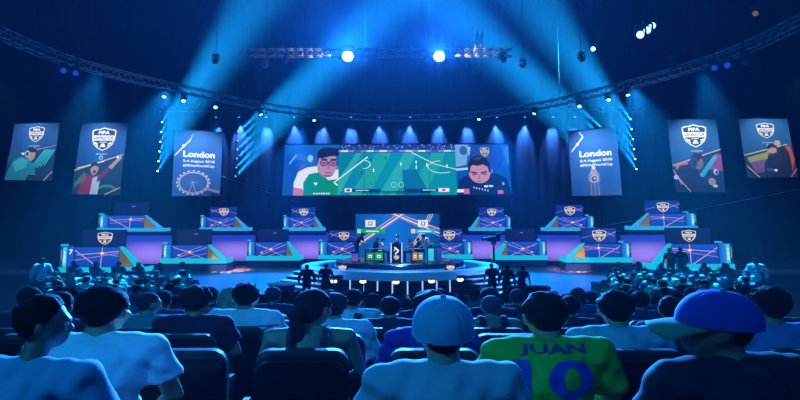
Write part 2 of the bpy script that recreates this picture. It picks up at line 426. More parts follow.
# ------------------------------------------------------------------ four lighting poles with six teal beam lights each
def make_par():
    root = thing('beam_light', (0, 0, 0), '', None)
    MB().lathe([(0, -.16), (.045, -.15), (.06, -.05), (.065, .12), (.06, .13), (0, .125)], n=14).build('head', M_dark, root)
    MB().cyl((0, 0, .128), (0, 0, .138), .055, n=16).build('lens', M_lenst, root)
    b = MB(); b.box((0, 0, -.2), (.05, .05, .12)); b.build('bracket', M_dark, root)
    return root
par = make_par(); first = True
for px0, px1, y0, y1, Y, (tx, ty, TY), nm in (
        (161.5, 157, 123, 172, 48, (215, 48, 40), 'left outer'), (237, 234.5, 133, 177.5, 50, (318, 60, 50), 'left inner'),
        (616, 618.5, 130, 176, 50, (523, 60, 50), 'right inner'), (631, 637, 120, 170, 48, (575, 45, 40), 'right outer')):
    if 'right inner' in nm: px0, px1 = 604.5, 608
    a = P(px0, y0 - 8, Y); b = P(px1, y1 + 6, Y); 
    b = V((b.x, b.y, b.z)); top = V((a.x, a.y, 13.2))
    c = (a + b) / 2
    root = thing('hanging_light_pole', V((c.x, c.y, b.z)), '%s hanging lighting pole lined with six teal beam lights' % nm, 'pole')
    MB().cyl(b - root.location, top - root.location, .035, n=10).build('pole', M_dark, root)
    cl = MB()
    for k in range(6):
        q = P(px0 + (px1 - px0) * k / 5, y0 + (y1 - y0) * k / 5, Y); cl.box(q - root.location + V((0, .02, 0)), (.1, .1, .08))
    cl.build('clamp', M_dark, root)
    for k in range(6):
        q = P(px0 + (px1 - px0) * k / 5, y0 + (y1 - y0) * k / 5, Y - .22)
        t = P(tx, ty + k * 6, TY); d = (t - q).normalized()
        o = par if first else copy_tree(par); first = False
        o.location = q; o.rotation_euler = d.to_track_quat('Z', 'Y').to_euler()
        tag(o, 'small teal beam light, %s from the top on the %s lighting pole' % (ORD[k], nm), 'light', 'teal beam lights on the %s pole' % nm)
        spot(q + d * .2, q + d * 9, TEAL, 620000 if 'outer' in nm else 1300000, 13 if 'outer' in nm else 17, .8, .05)
# ------------------------------------------------------------------ row of blue downlights washing the drape above the screen
def make_down():
    root = thing('downlight', (0, 0, 0), '', None)
    MB().lathe([(0, .3), (.1, .28), (.12, .1), (.15, -.02), (.14, -.03), (0, .0)], n=14).build('can', M_body, root)
    MB().cyl((0, 0, -.005), (0, 0, -.02), .12, n=16).build('lens', M_lensb, root)
    MB().tube([(-.14, 0, .1), (-.14, 0, .45), (.14, 0, .45), (.14, 0, .1)], .015, 6).build('bracket', M_dark, root)
    return root
dl = make_down()
xs = [216, 239, 266, 294, 322, 351, 380, 410, 439, 468, 497, 525, 553, 575]
for i, px in enumerate(xs):
    p = P(px, 117, 59.95)
    o = dl if i == 0 else copy_tree(dl); o.location = p
    tag(o, 'blue downlight washing the drape above the giant screen, %s from the left' % ORD[i], 'light', 'downlights above the giant screen')
    spot(p + V((0, 0, -.08)), p + V((0, .7, -2.0)), (.07, .27, 1.0), 13000, 46, 1.0, .06)
# four small lamps under the giant screen above the centre backdrop
for i, px in enumerate((369, 387, 407, 424)):
    p = P(px, 199, 51); o = copy_tree(dl); o.location = p
    tag(o, 'small lamp shining down on the centre backdrop screen, %s from the left' % ORD[i], 'light', 'lamps above the centre backdrop')
    spot(p + V((0, 0, -.08)), p + V((0, -.5, -2.3)), (.15, .5, 1.0), 900, 34, .8, .06)
truss('hanging_lamp_bar', resample([P(362, 192.2, 51), P(432, 192.2, 51)], .5), 'thin dark bar under the giant screen carrying four small lamps', .12, M_dark, r=.02)
# rods that hold the lamp bar
for px in (364, 430):
    p = P(px, 196, 51); q = P(px, 160, 51)
    o = MB().cyl((0, 0, 0), (0, 0, ZC - p.z), .012, n=6).build('hanging_rod', M_dark); o.location = p
    tag(o, 'thin dark rod from the roof holding the lamp bar under the giant screen', 'rod', 'rods holding the lamp bar')
# ------------------------------------------------------------------ spots added without fixtures to wash hall, stage and audience
spot((-9, 14, 12.5), (-2, 4, 2.5), (.01, .30, 1.0), 2600, 60, .8, .3)
spot((9, 14, 12.5), (2, 4, 2.5), (.01, .28, 1.0), 2200, 60, .8, .3)
spot((-7, -4, 10), (-1.5, 4.5, 2.5), (.01, .42, 1.0), 2300, 42, .8, .3)  # unseen spots added behind the camera to light the audience's backs
spot((5, -4, 10), (1, 4.5, 2.5), (.01, .25, 1.0), 500, 60, .8, .3)
for s in (-1, 1):
    spot((s * 11.9, 32.2, 10.4), (s * 9.3, 21, 1), (.02, .5, 1.0), 105000, 38, .8, .2)
    spot((s * 13.6, 28.2, 10.4), (s * 12.0, 22, 1), (.02, .5, 1.0), 42000, 42, .8, .2)
    spot((s * 7, 45.6, 10.2), (s * 8.2, 40, 0), (.0, .27, 1.0), 80000, 62, .8, .2)
    spot((s * 8, 24, 11.5), (s * 5.5, 33, .5), (.15, .42, 1.0), 26000, 24, .8, .2)
    spot((s * 12.5, 36.5, 10.4), onz(400 + s * 169, 271, 0), (1, .62, .48), 16000, 13, .5, .1)  # warm spot added over the painted floor shield
spot((0, 45, 10.3), (0, 38, 1), (.05, .32, 1.0), 16000, 48, .8, .2)
spot((0, 26, 11), (0, 37, 1), (.25, .55, 1.0), 8000, 30, .8, .2)
for a, b in ((340, 296), (448, 486)):  # unseen warm spots added to put glints on the straight truss
    spot(P(a, 57, 29.55), P(b, 53, 30), (1, .82, .62), 420, 46, .8, .05)
# ------------------------------------------------------------------ giant LED screen
M_frame = mat('screen_frame', '#101216', rough=.5, var=.2)
sc_c = [P(285, 145, 56), P(508, 144.5, 56), P(512, 194.8, 56), P(282, 195.6, 56)]
o_ = sum(sc_c, V()) / 4
scr = thing('hanging_screen', o_, 'giant wide LED screen showing a football match between two player close-ups', 'screen')
tl, tr, br, bl = [q - o_ for q in sc_c]
mb = MB(); g = .12
fr = [tl + V((-g, .02, g)), tr + V((g, .02, g)), br + V((g, .02, -g)), bl + V((-g, .02, -g))]
mb.add(fr + [q + V((0, .4, 0)) for q in fr], [(0, 1, 2, 3), (7, 6, 5, 4), (0, 4, 5, 1), (1, 5, 6, 2), (2, 6, 7, 3), (3, 7, 4, 0)])
mb.build('cabinet', M_frame, scr)
fn = quadmap(tl, tr, br, bl, .004, .02)
def sub(f, u0, u1): return lambda u, v, n: f(u0 + (u1 - u0) * u, v, n)
# left close-up: player in a green and white shirt with glasses
A = Art(); ASP = .66
A.grid(0, 0, 1, 1, lambda u, v: lin('#1763b8') if (u + v) > .9 else lin('#0d4b9c'), 10, 8)
A.poly([(0, 0), (.25, 0), (.16, .45), (0, .55)], '#12509f'); A.poly([(.2, .75), (.5, .6), (.55, .68), (.25, .85)], '#2f6fb5')
A.line((.1, .62), (.22, .8), .012, '#7fb0e0'); A.line((.32, .5), (.5, .78), .03, '#2a63a8'); A.ell(.48, .73, .05, .07, '#8fc3e8'); A.line((.26, .4), (.36, .62), .03, '#6a4aa0')
A.poly([(.2, 0), (.2, .26), (.27, .46), (.42, .55), (.62, .58), (1, .5), (1, 0)], '#dfe3e6')
A.poly([(.2, 0), (.2, .16), (.36, .13), (.40, 0)], '#c27a8e')
A.poly([(.38, 0), (.37, .25), (.47, .42), (.66, .46), (.82, .3), (1, .32), (1, 0)], '#0c8f70')
A.poly([(.60, .60), (.64, .44), (.78, .36), (.92, .44), (.98, .58)], '#a7809a')
A.ell(.79, .62, .175, .27, '#b58aa8', 28)
A.poly([(.62, .62), (.6, .84), (.66, .92), (.8, .95), (1, .93), (1, .78), (.84, .77), (.7, .73), (.645, .74)], '#16203f')
A.ring(.735, .64, .07, .055, .009, '#1b2238', 20); A.ring(.9, .635, .07, .055, .009, '#1b2238', 20); A.line((.8, .645), (.83, .645), .01, '#1b2238')
A.ell(.735, .64, .045, .03, '#6d5680'); A.ell(.9, .635, .045, .03, '#6d5680')
A.line((.67, .715), (.79, .71), .013, '#2a2340'); A.line((.85, .705), (.96, .71), .013, '#2a2340')
A.poly([(.815, .62), (.79, .52), (.85, .52)], '#9b7094'); A.line((.76, .445), (.87, .445), .011, '#7c4f70'); A.poly([(.7, .42), (.74, .37), (.86, .36), (.92, .42), (.86, .40), (.75, .40)], '#7d6286')
A.poly([(.56, .25), (.63, .25), (.6, .19)], '#e8fff6')
for i in range(7): A.rect(.56 + i * .045, .025, .59 + i * .045, .05, '#d6f2ea')
A.build('player_view', A_led, scr, sub(fn, 0, .243))
# match view
A = Art()
A.grid(0, 0, 1, 1, lambda u, v: lin('#0a84a8') if u < .2 else lin('#088fa2'), 10, 6)
for i, (a, b) in enumerate(((-.05, .08), (.2, .33), (.44, .55), (.68, .8))):
    A.poly([(a - .1, 0), (b - .1 + .03, 0), (b + .12, .84), (a + .12, .84)], ('#2aa9a6', '#1fa2a0')[i % 2])
A.poly([(.56, 0), (.78, 0), (.66, .5), (.54, .5)], '#0c6f9a')
A.poly([(.0, .3), (.15, .84), (.05, .84), (0, .75)], '#0c7f90')
A.rect(0, .84, 1, 1, '#1c3a86')
random.seed(3)
for k in range(90):
    x = random.random(); y = .9 + random.random() * .09
    A.rect(x, y, x + .008, y + .02, random.choice(['#5f83cf', '#8aa6df', '#27489a', '#b0c0ea', '#13265f']))
A.rect(0, .845, 1, .885, '#7a8cc4')
for k in range(9): A.rect(.02 + k * .11, .85, .08 + k * .11, .88, ('#e9eef8', '#2348a0', '#c7e1f2')[k % 3])
A.line((-.03, .25), (.25, .75), .0045, '#d6f2ea', asp=.42); A.line((.62, .84), (.82, .6), .0035, '#bff0e4', asp=.42); A.line((.82, .6), (1, .5), .003, '#bff0e4', asp=.42)
A.ring(.88, .55, .12, .12, .0032, '#bff0e4', 30, 1.7, 5.3, asp=2.2); A.ring(.22, .6, .05, .08, .003, '#d6f6ee', 22, -1.8, 1.6, asp=2.2); A.line((-.03, .25), (0, .19), .006, '#ffffff')
for x, y, c in ((.3, .5, '#ffffff'), (.28, .7, '#20344f'), (.4, .74, '#20344f'), (.53, .62, '#e7f6f0'), (.66, .66, '#e7f6f0'), (.66, .56, '#e7f6f0'), (.92, .58, '#e7f6f0'), (.75, .6, '#ffffff'), (.2, .45, '#233')):
    if len(c) == 4: c = '#223333'
    A.ell(x, y, .006, .018, c, 10); A.rect(x - .004, y - .05, x + .004, y - .01, c)
A.rect(.06, .06, .12, .13, '#e8eef2'); A.ell(.09, .095, .016, .022, '#20345a'); A.rect(.12, .06, .36, .12, '#10406a'); A.rect(.15, .08, .26, .1, '#a9d4e8')
A.rect(.84, .06, .93, .13, '#e8eef2'); A.ell(.885, .095, .016, .022, '#c0323a'); A.rect(.56, .07, .84, .12, '#0c3a66'); A.rect(.71, .085, .82, .105, '#a9d4e8')
A.ring(.47, .2, .02, .05, .003, '#8fd0cc', 16, asp=2); A.ring(.53, .2, .02, .05, .003, '#8fd0cc', 16, asp=2)
A.build('match_view', A_led, scr, sub(fn, .243, .762))
# right close-up: player looking down
A = Art()
A.grid(0, 0, 1, 1, lambda u, v: lin('#1566c4') if v > .5 else lin('#0f55ad'), 10, 8)
A.poly([(0, .55), (.2, .6), (.25, 1), (0, 1)], '#6fa9d8'); A.ell(.15, .88, .07, .09, '#2f5fa8'); A.rect(.24, .78, .38, .95, '#9cc8e6'); A.line((0, .5), (.22, .52), .02, '#bcd9ee')
A.poly([(.25, .75), (.3, 1), (.85, 1), (.9, .7), (.8, .45), (.3, .5)], '#1a50a8')
A.poly([(.95, .6), (1, .65), (1, 1), (.9, .9)], '#2f80cc')
A.poly([(0, 0), (.04, .3), (.25, .42), (.5, .4), (.75, .42), (.93, .32), (1, 0)], '#0b2c5e')
emblem(A, .55, .85, .17, .2, '#d9c9b4', '#17407e')
A.ell(.43, .44, .2, .21, '#c48aa6', 28)
A.poly([(.225, .44), (.22, .62), (.29, .74), (.44, .79), (.57, .73), (.635, .6), (.63, .46), (.605, .44), (.585, .55), (.5, .60), (.40, .575), (.30, .59), (.265, .54), (.25, .44)], '#1a2140'); A.poly([(.3, .7), (.42, .76), (.5, .75), (.44, .68)], '#3a3f62')

A.line((.27, .45), (.39, .43), .014, '#3d2a44'); A.line((.45, .43), (.57, .46), .014, '#3d2a44'); A.ell(.33, .405, .045, .018, '#7d5474'); A.ell(.52, .41, .045, .018, '#7d5474')
A.poly([(.41, .42), (.385, .31), (.44, .31)], '#a96f90'); A.line((.38, .265), (.45, .265), .01, '#8a4a6a')
A.poly([(.64, .46), (.67, .52), (.67, .43)], '#a9738f')
A.rect(.5, .15, .57, .185, '#e8eef2'); A.rect(.585, .155, .66, .19, '#d4dcea')
for i in range(6): A.rect(.3 + i * .05, .13 - i * .012, .32 + i * .05, .16 - i * .012, '#c0cfe6')
A.rect(0, .05, .12, .11, '#e8eaf2'); A.rect(.12, .02, .22, .12, '#c66a9a'); A.rect(.74, .02, .84, .09, '#c66a9a'); A.ell(.85, .22, .02, .03, '#8fb2e0')
A.build('player_view', A_led, scr, sub(fn, .762, 1))
for k, px in enumerate((300, 360, 434, 494)):
    p = P(px, 142.5, 56.2); o = MB().cyl((0, 0, 0), (0, 0, ZC - p.z), .02, n=6).build('steel_hanger', M_dark); o.location = p
    tag(o, 'thin steel hanger holding the top of the giant screen', 'cable', 'steel cables holding the giant screen')
# the picture's own light falling forward of the screen comes from its lit surface
# ------------------------------------------------------------------ hanging banners
def banner(name, cs, Y, label, draw, lamp=1.0):
    cs = [P(x, y, Y) for x, y in cs]; o_ = sum(cs, V()) / 4
    root = thing(name, o_, label, 'banner'); tl, tr, br, bl = [q - o_ for q in cs]
    mb = MB(); n = 24; vs = []
    fn = quadmap(tl, tr, br, bl, .004, .03)
    for back in (0, 1):
        for j in range(2):
            for i in range(n + 1): vs.append(fn(i / n, j, 0) + V((0, .03 + back * .03 + .0 * i, 0)))
    m = n + 1
    fs = [(i, i + 1, m + i + 1, m + i) for i in range(n)] + [(2 * m + i, 3 * m + i, 3 * m + i + 1, 2 * m + i + 1) for i in range(n)]
    mb.add(vs, fs); mb.build('cloth', mat('banner_cloth', '#0f4f86', rough=.8), root)
    MB().cyl(tl + V((-.08, .02, .03)), tr + V((.08, .02, .03)), .045, n=8).build('top_bar', M_dark, root)
    MB().cyl(bl + V((0, .02, 0)), br + V((0, .02, 0)), .03, n=8).build('bottom_bar', M_dark, root)
    A = Art(); draw(A); A.build('print', A_print, root, fn)
    w = MB()
    for q in (tl, tr): w.cyl(q + V((0, .02, .03)), V((q.x, q.y + .02, ZC - o_.z)), .008, n=5)
    w.build('hanging_wire', M_dark, root)
    c = o_ + V((0, -4.2, 4.2)); spot(c, o_ + V((0, 0, -.4)), (.62, .8, 1.0), 2900 * lamp, 62, .8, .1)
    return root
SKIN, SKD = '#c79a84', '#8a6258'
def bg(A, c0='#0f568f', c1='#0c4478'):
    A.grid(0, 0, 1, 1, lambda u, v: tuple(a + (b - a) * (.5 + .5 * math.sin(u * 9 + 1)) for a, b in zip(lin(c0), lin(c1))), 24, 4)
def shield(A, cy=.79, w=.42, h=.30):
    emblem(A, .52, cy, w, h, '#eedcc0', '#0d2c50'); A.rect(.40, cy - .215, .64, cy - .205, '#b8cfe6'); A.ell(.52, cy - .26, .045, .03, '#a9c3dc'); A.ell(.52, cy - .26, .025, .017, '#34618c')
def b1(A):
    bg(A); shield(A, .81, .34, .28)
    A.poly([(0, 0), (0, .42), (.3, .45), (1, .56), (1, 0)], '#093a5c'); A.line((.1, .44), (1, .61), .008, '#c5a58c', .004)
    A.poly([(0, .3), (.02, .5), (.12, .55), (.24, .5), (.26, .3)], '#14566e')
    for k in range(5): A.line((.5 + k * .075, .18 + k * .02), (.78 + k * .05, .54), .012, '#38c9c4', .016)
    A.poly([(.0, 0), (.06, .2), (.14, .36), (.3, .42), (.5, .36), (.62, .2), (.66, .05), (.64, 0)], '#1f8f98')
    A.poly([(.12, .3), (.3, .4), (.44, .34), (.42, .22), (.2, .14)], '#3ab3b4'); A.ell(.5, .44, .085, .10, SKIN); A.poly([(.4, .42), (.4, .55), (.5, .585), (.6, .54), (.58, .49), (.47, .49)], '#1d2233'); A.ell(.41, .46, .05, .06, '#cfd6e0'); A.ell(.41, .46, .03, .04, '#2a3048')
    A.ell(.32, .46, .03, .022, '#eaf6ff'); A.poly([(.45, 0), (.5, .1), (.95, .08), (.98, 0)], '#0d3350'); A.line((.84, 0), (1, .16), .012, '#d9a58c')
def b2(A):
    bg(A); shield(A, .77, .52, .33)
    A.poly([(0, 0), (0, .32), (1, .52), (1, 0)], '#10383f'); A.line((0, .33), (1, .56), .014, '#d8a878', .006); A.line((.05, .36), (.6, .46), .007, '#ffe9c8')
    A.ring(.72, .02, .22, .1, .02, '#4f9a55', 20, .4, 2.9); A.poly([(.02, .14), (.2, .3), (.28, .28), (.06, .08)], '#4f8a4c')
    A.poly([(.13, 0), (.16, .2), (.25, .27), (.45, .26), (.52, .2), (.5, 0)], '#b01d2c'); A.poly([(.38, 0), (.4, .22), (.5, .26), (.56, .18), (.54, 0)], '#e6e2e0')
    A.poly([(.5, .16), (.5, .26), (.7, .38), (.86, .49), (.92, .54), (.97, .52), (.92, .46), (.78, .36), (.62, .24)], '#8c2130'); A.poly([(.7, .38), (.86, .49), (.95, .55), (.97, .51), (.78, .35)], SKIN)
    A.ell(.42, .35, .085, .085, SKIN); A.poly([(.33, .36), (.34, .43), (.42, .455), (.5, .42), (.5, .38), (.42, .40)], '#2a1c1c'); A.ell(.43, .315, .025, .018, '#4a1418'); A.ell(.2, .2, .06, .07, SKD)
    A.ell(.88, .52, .03, .02, '#fff2e0'); A.line((.7, 0), (1, .1), .01, '#e0c0a0')
def ldn(wheel):
    def draw(A):
        bg(A, '#286ba8', '#24609a')
        if wheel: A.line((.02, .6), (.34, .86), .01, '#e8ddd2'); A.line((.34, .86), (.38, .94), .008, '#e8ddd2'); A.ell(.2, .755, .03, .02, '#fff8ee')
        else: A.line((.04, .68), (.3, .9), .012, '#e8ddd2'); A.line((.3, .9), (.22, .98), .01, '#e8ddd2'); A.ell(.17, .79, .03, .02, '#fff8ee')
        A.text('London', .53, .635, .66, .095, '#ffffff', bold=.035); A.text('2-4 August 2018', .53, .525, .66, .05, '#f2f6ff', bold=.03); A.text('#FIFAeWorldCup', .53, .455, .66, .05, '#f2f6ff', bold=.03)
        if wheel:
            A.ring(.44, .2, .30, .155, .016, '#e6c1a8', 44, asp=.6); A.ring(.44, .2, .335, .18, .006, '#a9b6d0', 44, asp=.6)
            for k in range(20):
                t = 2 * PI * k / 20; A.ell(.44 + .335 * math.cos(t), .2 + .18 * math.sin(t), .018, .013, '#fff1e0', 10)
                A.line((.44, .2), (.44 + .3 * math.cos(t), .2 + .155 * math.sin(t)), .0025, '#7f95bf')
            A.ell(.44, .2, .02, .015, '#f4d2c0'); A.line((.44, .2), (.36, .02), .01, '#c9a9a0'); A.line((.44, .2), (.52, .02), .01, '#c9a9a0'); A.poly([(.7, .1), (1, .04), (1, .08), (.72, .13)], '#c7968c')
        else:
            A.poly([(.36, 0), (.37, .3), (.56, .3), (.57, 0)], '#5d74a8'); A.poly([(.345, .2), (.345, .31), (.585, .31), (.585, .2)], '#8c8fae'); A.ell(.465, .25, .085, .06, '#e6cdb4'); A.ell(.465, .25, .06, .042, '#47609c')
            A.poly([(.36, .31), (.40, .36), (.42, .4), (.465, .47), (.51, .4), (.53, .36), (.57, .31)], '#c9a9a0'); A.line((.465, .45), (.465, .53), .006, '#f0dcc8'); A.ell(.465, .42, .035, .02, '#fff4e4')
            for k in range(3): A.line((.39 + k * .075, 0), (.39 + k * .075, .19), .008, '#b59c9c')
            A.line((.465, .27), (.465, .25), .006, '#ffffff'); A.line((.465, .25), (.50, .25), .006, '#ffffff'); A.rect(.6, 0, .95, .06, '#456299')
    return draw
def b5(A):
    bg(A, '#125c86', '#0f4f78'); shield(A, .77, .50, .32)
    A.poly([(0, 0), (0, .34), (1, .56), (1, 0)], '#123a5c'); A.poly([(.62, .3), (.9, .52), (1, .5), (1, .28), (.8, .3)], '#a04a78'); A.poly([(.5, .22), (.85, .5), (.92, .48), (.6, .2)], '#3fb0b8'); A.line((0, .36), (1, .58), .01, '#c9a58c', .006)
    A.poly([(.05, .36), (.3, .42), (.34, .30), (.1, .26)], '#d8683c')
    A.poly([(0, 0), (.02, .24), (.14, .36), (.34, .38), (.5, .3), (.56, .1), (.8, .05), (.8, 0)], '#12233f'); A.ell(.52, .40, .10, .10, SKD); A.poly([(.36, .36), (.38, .48), (.48, .54), (.6, .52), (.63, .45), (.56, .45), (.48, .38)], '#2b1a26'); A.ell(.43, .40, .075, .075, '#24457c'); A.ell(.43, .40, .05, .052, '#13294e')
    A.poly([(.42, .12), (.66, .09), (.78, .16), (.72, .2), (.6, .17), (.44, .2)], '#1a3050'); A.ell(.75, .14, .075, .05, SKIN); A.ell(.85, .27, .05, .04, '#d9d2e6'); A.ell(.86, .265, .03, .025, '#403a66')
    A.line((.0, .3), (.14, .1), .01, '#ff9a7a'); A.line((.03, .24), (.3, 0), .008, '#ffc2a0'); A.ell(.04, .2, .05, .03, '#d9d6ff'); A.ell(.8, .08, .05, .02, '#e8ecff')
def b6(A):
    bg(A, '#125c86', '#0f4f78'); shield(A, .80, .36, .27)
    A.poly([(0, 0), (0, .36), (1, .56), (1, 0)], '#173a4a'); A.poly([(.05, .34), (.5, .44), (.46, .32), (.1, .24)], '#a7a850'); A.poly([(.1, .26), (.45, .32), (.42, .1), (.18, .08)], '#8a5a86'); A.poly([(.82, .5), (.94, .54), (1, .3), (.92, .1), (.86, .2)], '#d8503c')
    A.line((0, .38), (.9, .56), .012, '#cbb49a', .008); A.poly([(.34, .0), (.38, .24), (.5, .36), (.7, .38), (.74, .52), (.8, .54), (.9, .44), (.92, .2), (.9, 0)], '#12243c')
    A.ell(.57, .45, .095, .095, SKIN); A.poly([(.47, .47), (.49, .55), (.58, .58), (.67, .55), (.68, .49), (.58, .51)], '#16141c'); A.poly([(.49, .42), (.53, .36), (.63, .36), (.66, .43), (.58, .40)], '#2a1c1e'); A.ell(.6, .385, .03, .015, '#5a2a2c')
    A.poly([(.62, .56), (.66, .63), (.76, .62), (.76, .56), (.7, .52)], SKIN); A.ell(.46, .13, .07, .03, '#3a5a8a'); A.ell(.58, .12, .04, .02, '#e6f0ff'); A.line((.02, .2), (.24, 0), .01, '#ffb08a'); A.line((.86, 0), (1, .14), .01, '#ff7a5a')
banner('hanging_banner', [(15, 124), (60, 123), (52, 181), (5, 180)], 44, 'blue banner at far left printed with a teal-shirted player in a headset', b1, .75)
banner('hanging_banner', [(82, 123), (128, 123), (120, 195), (72, 194)], 43, 'blue banner printed with a shouting player in red raising an arm', b2, .85)
banner('hanging_banner', [(175, 129), (223, 133), (220, 196), (172, 196)], 47, 'London banner with an observation wheel, left of the giant screen', ldn(True), 1.0)
banner('hanging_banner', [(568, 132), (616, 127), (622, 195), (572, 196)], 47, 'London banner with a clock tower, right of the giant screen', ldn(False), 1.0)
banner('hanging_banner', [(667, 120), (716, 119), (725, 192), (675, 192)], 43, 'blue banner printed with a bent-over player wearing headphones', b5, .95)
banner('hanging_banner', [(738, 119), (787, 119), (797, 177), (747, 178)], 44, 'blue banner at far right printed with a bearded player raising a fist', b6, .8)
# ------------------------------------------------------------------ gaming booths
M_plinth = mat('booth_plinth', '#1b3f7a', rough=.5, var=.1)
M_cyan = mat('cyan_light_bar', '#0a3a40', emit=lin('#12b9d6'), es=1.0, sample=True)
M_cyan2 = mat('pale_light_bar', '#0a2a40', emit=lin('#2f9fe0'), es=1.0, sample=True)
M_gold = mat('gold_panel', '#a8822a', rough=.5, emit=lin('#8a6a20'), es=.5, sample=False)
M_navy = mat('navy_panel', '#0b1838', rough=.5)
def beams_art(A, seed, mir):
    A.grid(0, 0, 1, 1, lambda u, v: tuple(a * (.75 + .5 * v) for a in lin('#1546b4')), 6, 6)
    f = (lambda x: 1 - x) if mir else (lambda x: x)
    R = [((0, .85), (.55, 0), .016), ((.05, .62), (1, .8), .02), ((.0, .35), (1, .72), .010), ((.6, 0), (.62, 1), .010), ((.62, .7), (1, .55), .012)] if seed % 2 == 0 else \
        [((0, .9), (.9, 0), .014), ((.1, 0), (1, .85), .014), ((.15, .2), (.85, .95), .010), ((.4, 0), (1, .4), .010), ((.1, .75), (.6, .5), .012)]
    for a, b, w in R:
        A.line((f(a[0]), a[1]), (f(b[0]), b[1]), w * 1.1, '#7a5a9c'); A.line((f(a[0]), a[1]), (f(b[0]), b[1]), w * .45, '#ffc4a8')
    c = (.62, .7) if seed % 2 == 0 else (.5, .5)
    A.ell(f(c[0]), c[1], .06, .075, '#d88f88', 14); A.ell(f(c[0]), c[1], .035, .045, '#fff0e0', 14)
    if seed % 2: A.ell(f(.2), .25, .05, .06, '#d88f70', 12); A.ell(f(.2), .25, .025, .03, '#ffe0c0', 12)
def booth(x_out, xa, xb, x_in, yt, ym, yb0, yb1, Y, label, emb, seed, upper=False, seven=False, zfloor=0.0):
    mir = x_out > xa                       # booths on the right half have their column on the right
    L, R = min(x_out, x_in), max(x_out, x_in)
    cx = XW((L + R) / 2, Y); root = thing('gaming_booth', (cx, Y, zfloor), label, 'booth')
    X = lambda px: XW(px, Y) - cx
    Z = lambda py: ZW(py, Y) - zfloor
    zb1, zb0, zm, zt = Z(yb1), Z(yb0), Z(ym), Z(yt); D = 1.8
    MB().span(X(L), X(R), 0, D, 0, zb1).build('plinth', M_plinth, root)
    bar = MB(); bar.span(X(L) if not mir else X(L), X(R), -.08, .1, zb1, zb0)
    bar.span(X(L), X(L) + .12, .1, D, zb1, zb0); bar.span(X(R) - .12, X(R), .1, D, zb1, zb0)
    bar.build('light_bar', M_cyan2 if upper else M_cyan, root)
    # LED desk front with its frame
    xa_, xb_ = X(xa), X(xb)
    MB().span(xa_, xb_, .12, .2, zb0, zm).build('desk_front', M_frame, root)
    A = Art(); beams_art(A, seed, mir); A.build('desk_screen', A_led, root, flat(xa_ + .03, zb0, xb_ - .03, zm - .03, .12))
    MB().span(xa_, xb_, .2, 1.0, zm - .06, zm).build('desk_top', M_navy, root)
    # raised monitor panel behind the desk
    MB().rbox(((xa_ + xb_) / 2, 1.06, (zm + zt) / 2), (xb_ - xa_, .1, zt - zm), .03).build('monitor', M_frame, root)
    A = Art()
    base = '#12308c' if emb == 2 else '#0a1440'
    A.grid(0, 0, 1, 1, lambda u, v: tuple(a * (.8 + .4 * u) for a in lin(base)), 6, 2)
    w_h = (xb_ - xa_) / (zt - zm)
    if emb:
        if emb == 2:
            f = (lambda x: 1 - x) if mir else (lambda x: x)
            A.line((f(0), .75), (f(.35), .4), .012, '#c9a6c8'); A.line((f(.05), .45), (f(.4), .85), .010, '#c9a6c8'); A.line((f(.7), .5), (f(1), .3), .008, '#a99ad0')
        emblem(A, .52, .48, .84 / w_h * 1.12, .8, '#f0e2cc', '#0a1440', detail=True)
    else:
        A.line((.5, .72), (.54, .66), .012, '#8fa6e0'); A.line((.54, .66), (.6, .74), .012, '#8fa6e0')
    A.build('monitor_screen', A_led, root, flat(xa_ + .02, zm + .02, xb_ - .02, zt - .02, 1.0))
    st = MB()
    for q in (.2, .8): st.span(xa_ + (xb_ - xa_) * q - .04, xa_ + (xb_ - xa_) * q + .04, 1.11, 1.19, zb1 - .02, zt - .2)
    st.build('monitor_stand', M_dark, root)
    # slanted inner wing with a lit edge and a gold panel
    if abs(x_in - (xa if mir else xb)) > 6:
        x0 = xa_ if mir else xb_; x1 = X(x_in); s = -1 if mir else 1
        zt2 = zm + .02; wv = .34 if not upper else .26
        MB().prism([(x0, zt2), (x0 + s * wv * .55, zt2), (x1, zb0), (x1 - s * wv * 1.5, zb0)], -.02, .3).build('slanted_light_bar', M_cyan2 if upper else M_cyan, root)
        MB().prism([(x0, zb0), (x0, zt2 - .12), (x1 - s * wv * 1.7, zb0)], .12, .2).build('gold_panel', M_gold, root)
    # outer column with a glowing glass case
    if abs(x_out - (xb if mir else xa)) > 4.5:
        x0 = X(x_out); x1 = xb_ if mir else xa_; zc = zm + .05; a, b = min(x0, x1), max(x0, x1); m_ = (a + b) / 2
        MB().span(a, b, .1, 1.0, zb1, zc).build('column', M_navy, root)
        A = Art(); f = (lambda x: 1 - x) if mir else (lambda x: x)
        A.grid(0, 0, 1, 1, lambda u, v: tuple(p * (.5 + .7 * (1 - abs(2 * u - 1))) for p in lin('#2a78d8')), 8, 3)
        if seven:
            A.poly([(f(.5), 0), (f(1), 0), (f(1), 1), (f(.5), 1)], '#1a56c0'); A.text('7', f(.78), .74, .26, .24, '#ffffff', bold=.03)
        A.poly([(f(.04), .02), (f(.16), .02), (f(.16), .98), (f(.04), .98)], '#1a2a3a'); A.poly([(f(.07), .3), (f(.11), .3), (f(.11), .85), (f(.07), .85)], '#c09030')
        A.poly([(f(.2), .05), (f(.46), .05), (f(.46), .95), (f(.2), .95)], '#3fd0e0'); A.ell(f(.33), .72, .07, .05, '#c8f6ff'); A.poly([(f(.24), .2), (f(.42), .2), (f(.4), .62), (f(.26), .62)], '#a5ecf6')
        A.build('column_screen', A_led, root, flat(a + .02, zb0, b - .02, zc - .02, .1))
        MB().span(a, a + (b - a) * .3, .1, .6, zc, zc + .12).build('column_cap', M_cyan2, root)
    return root
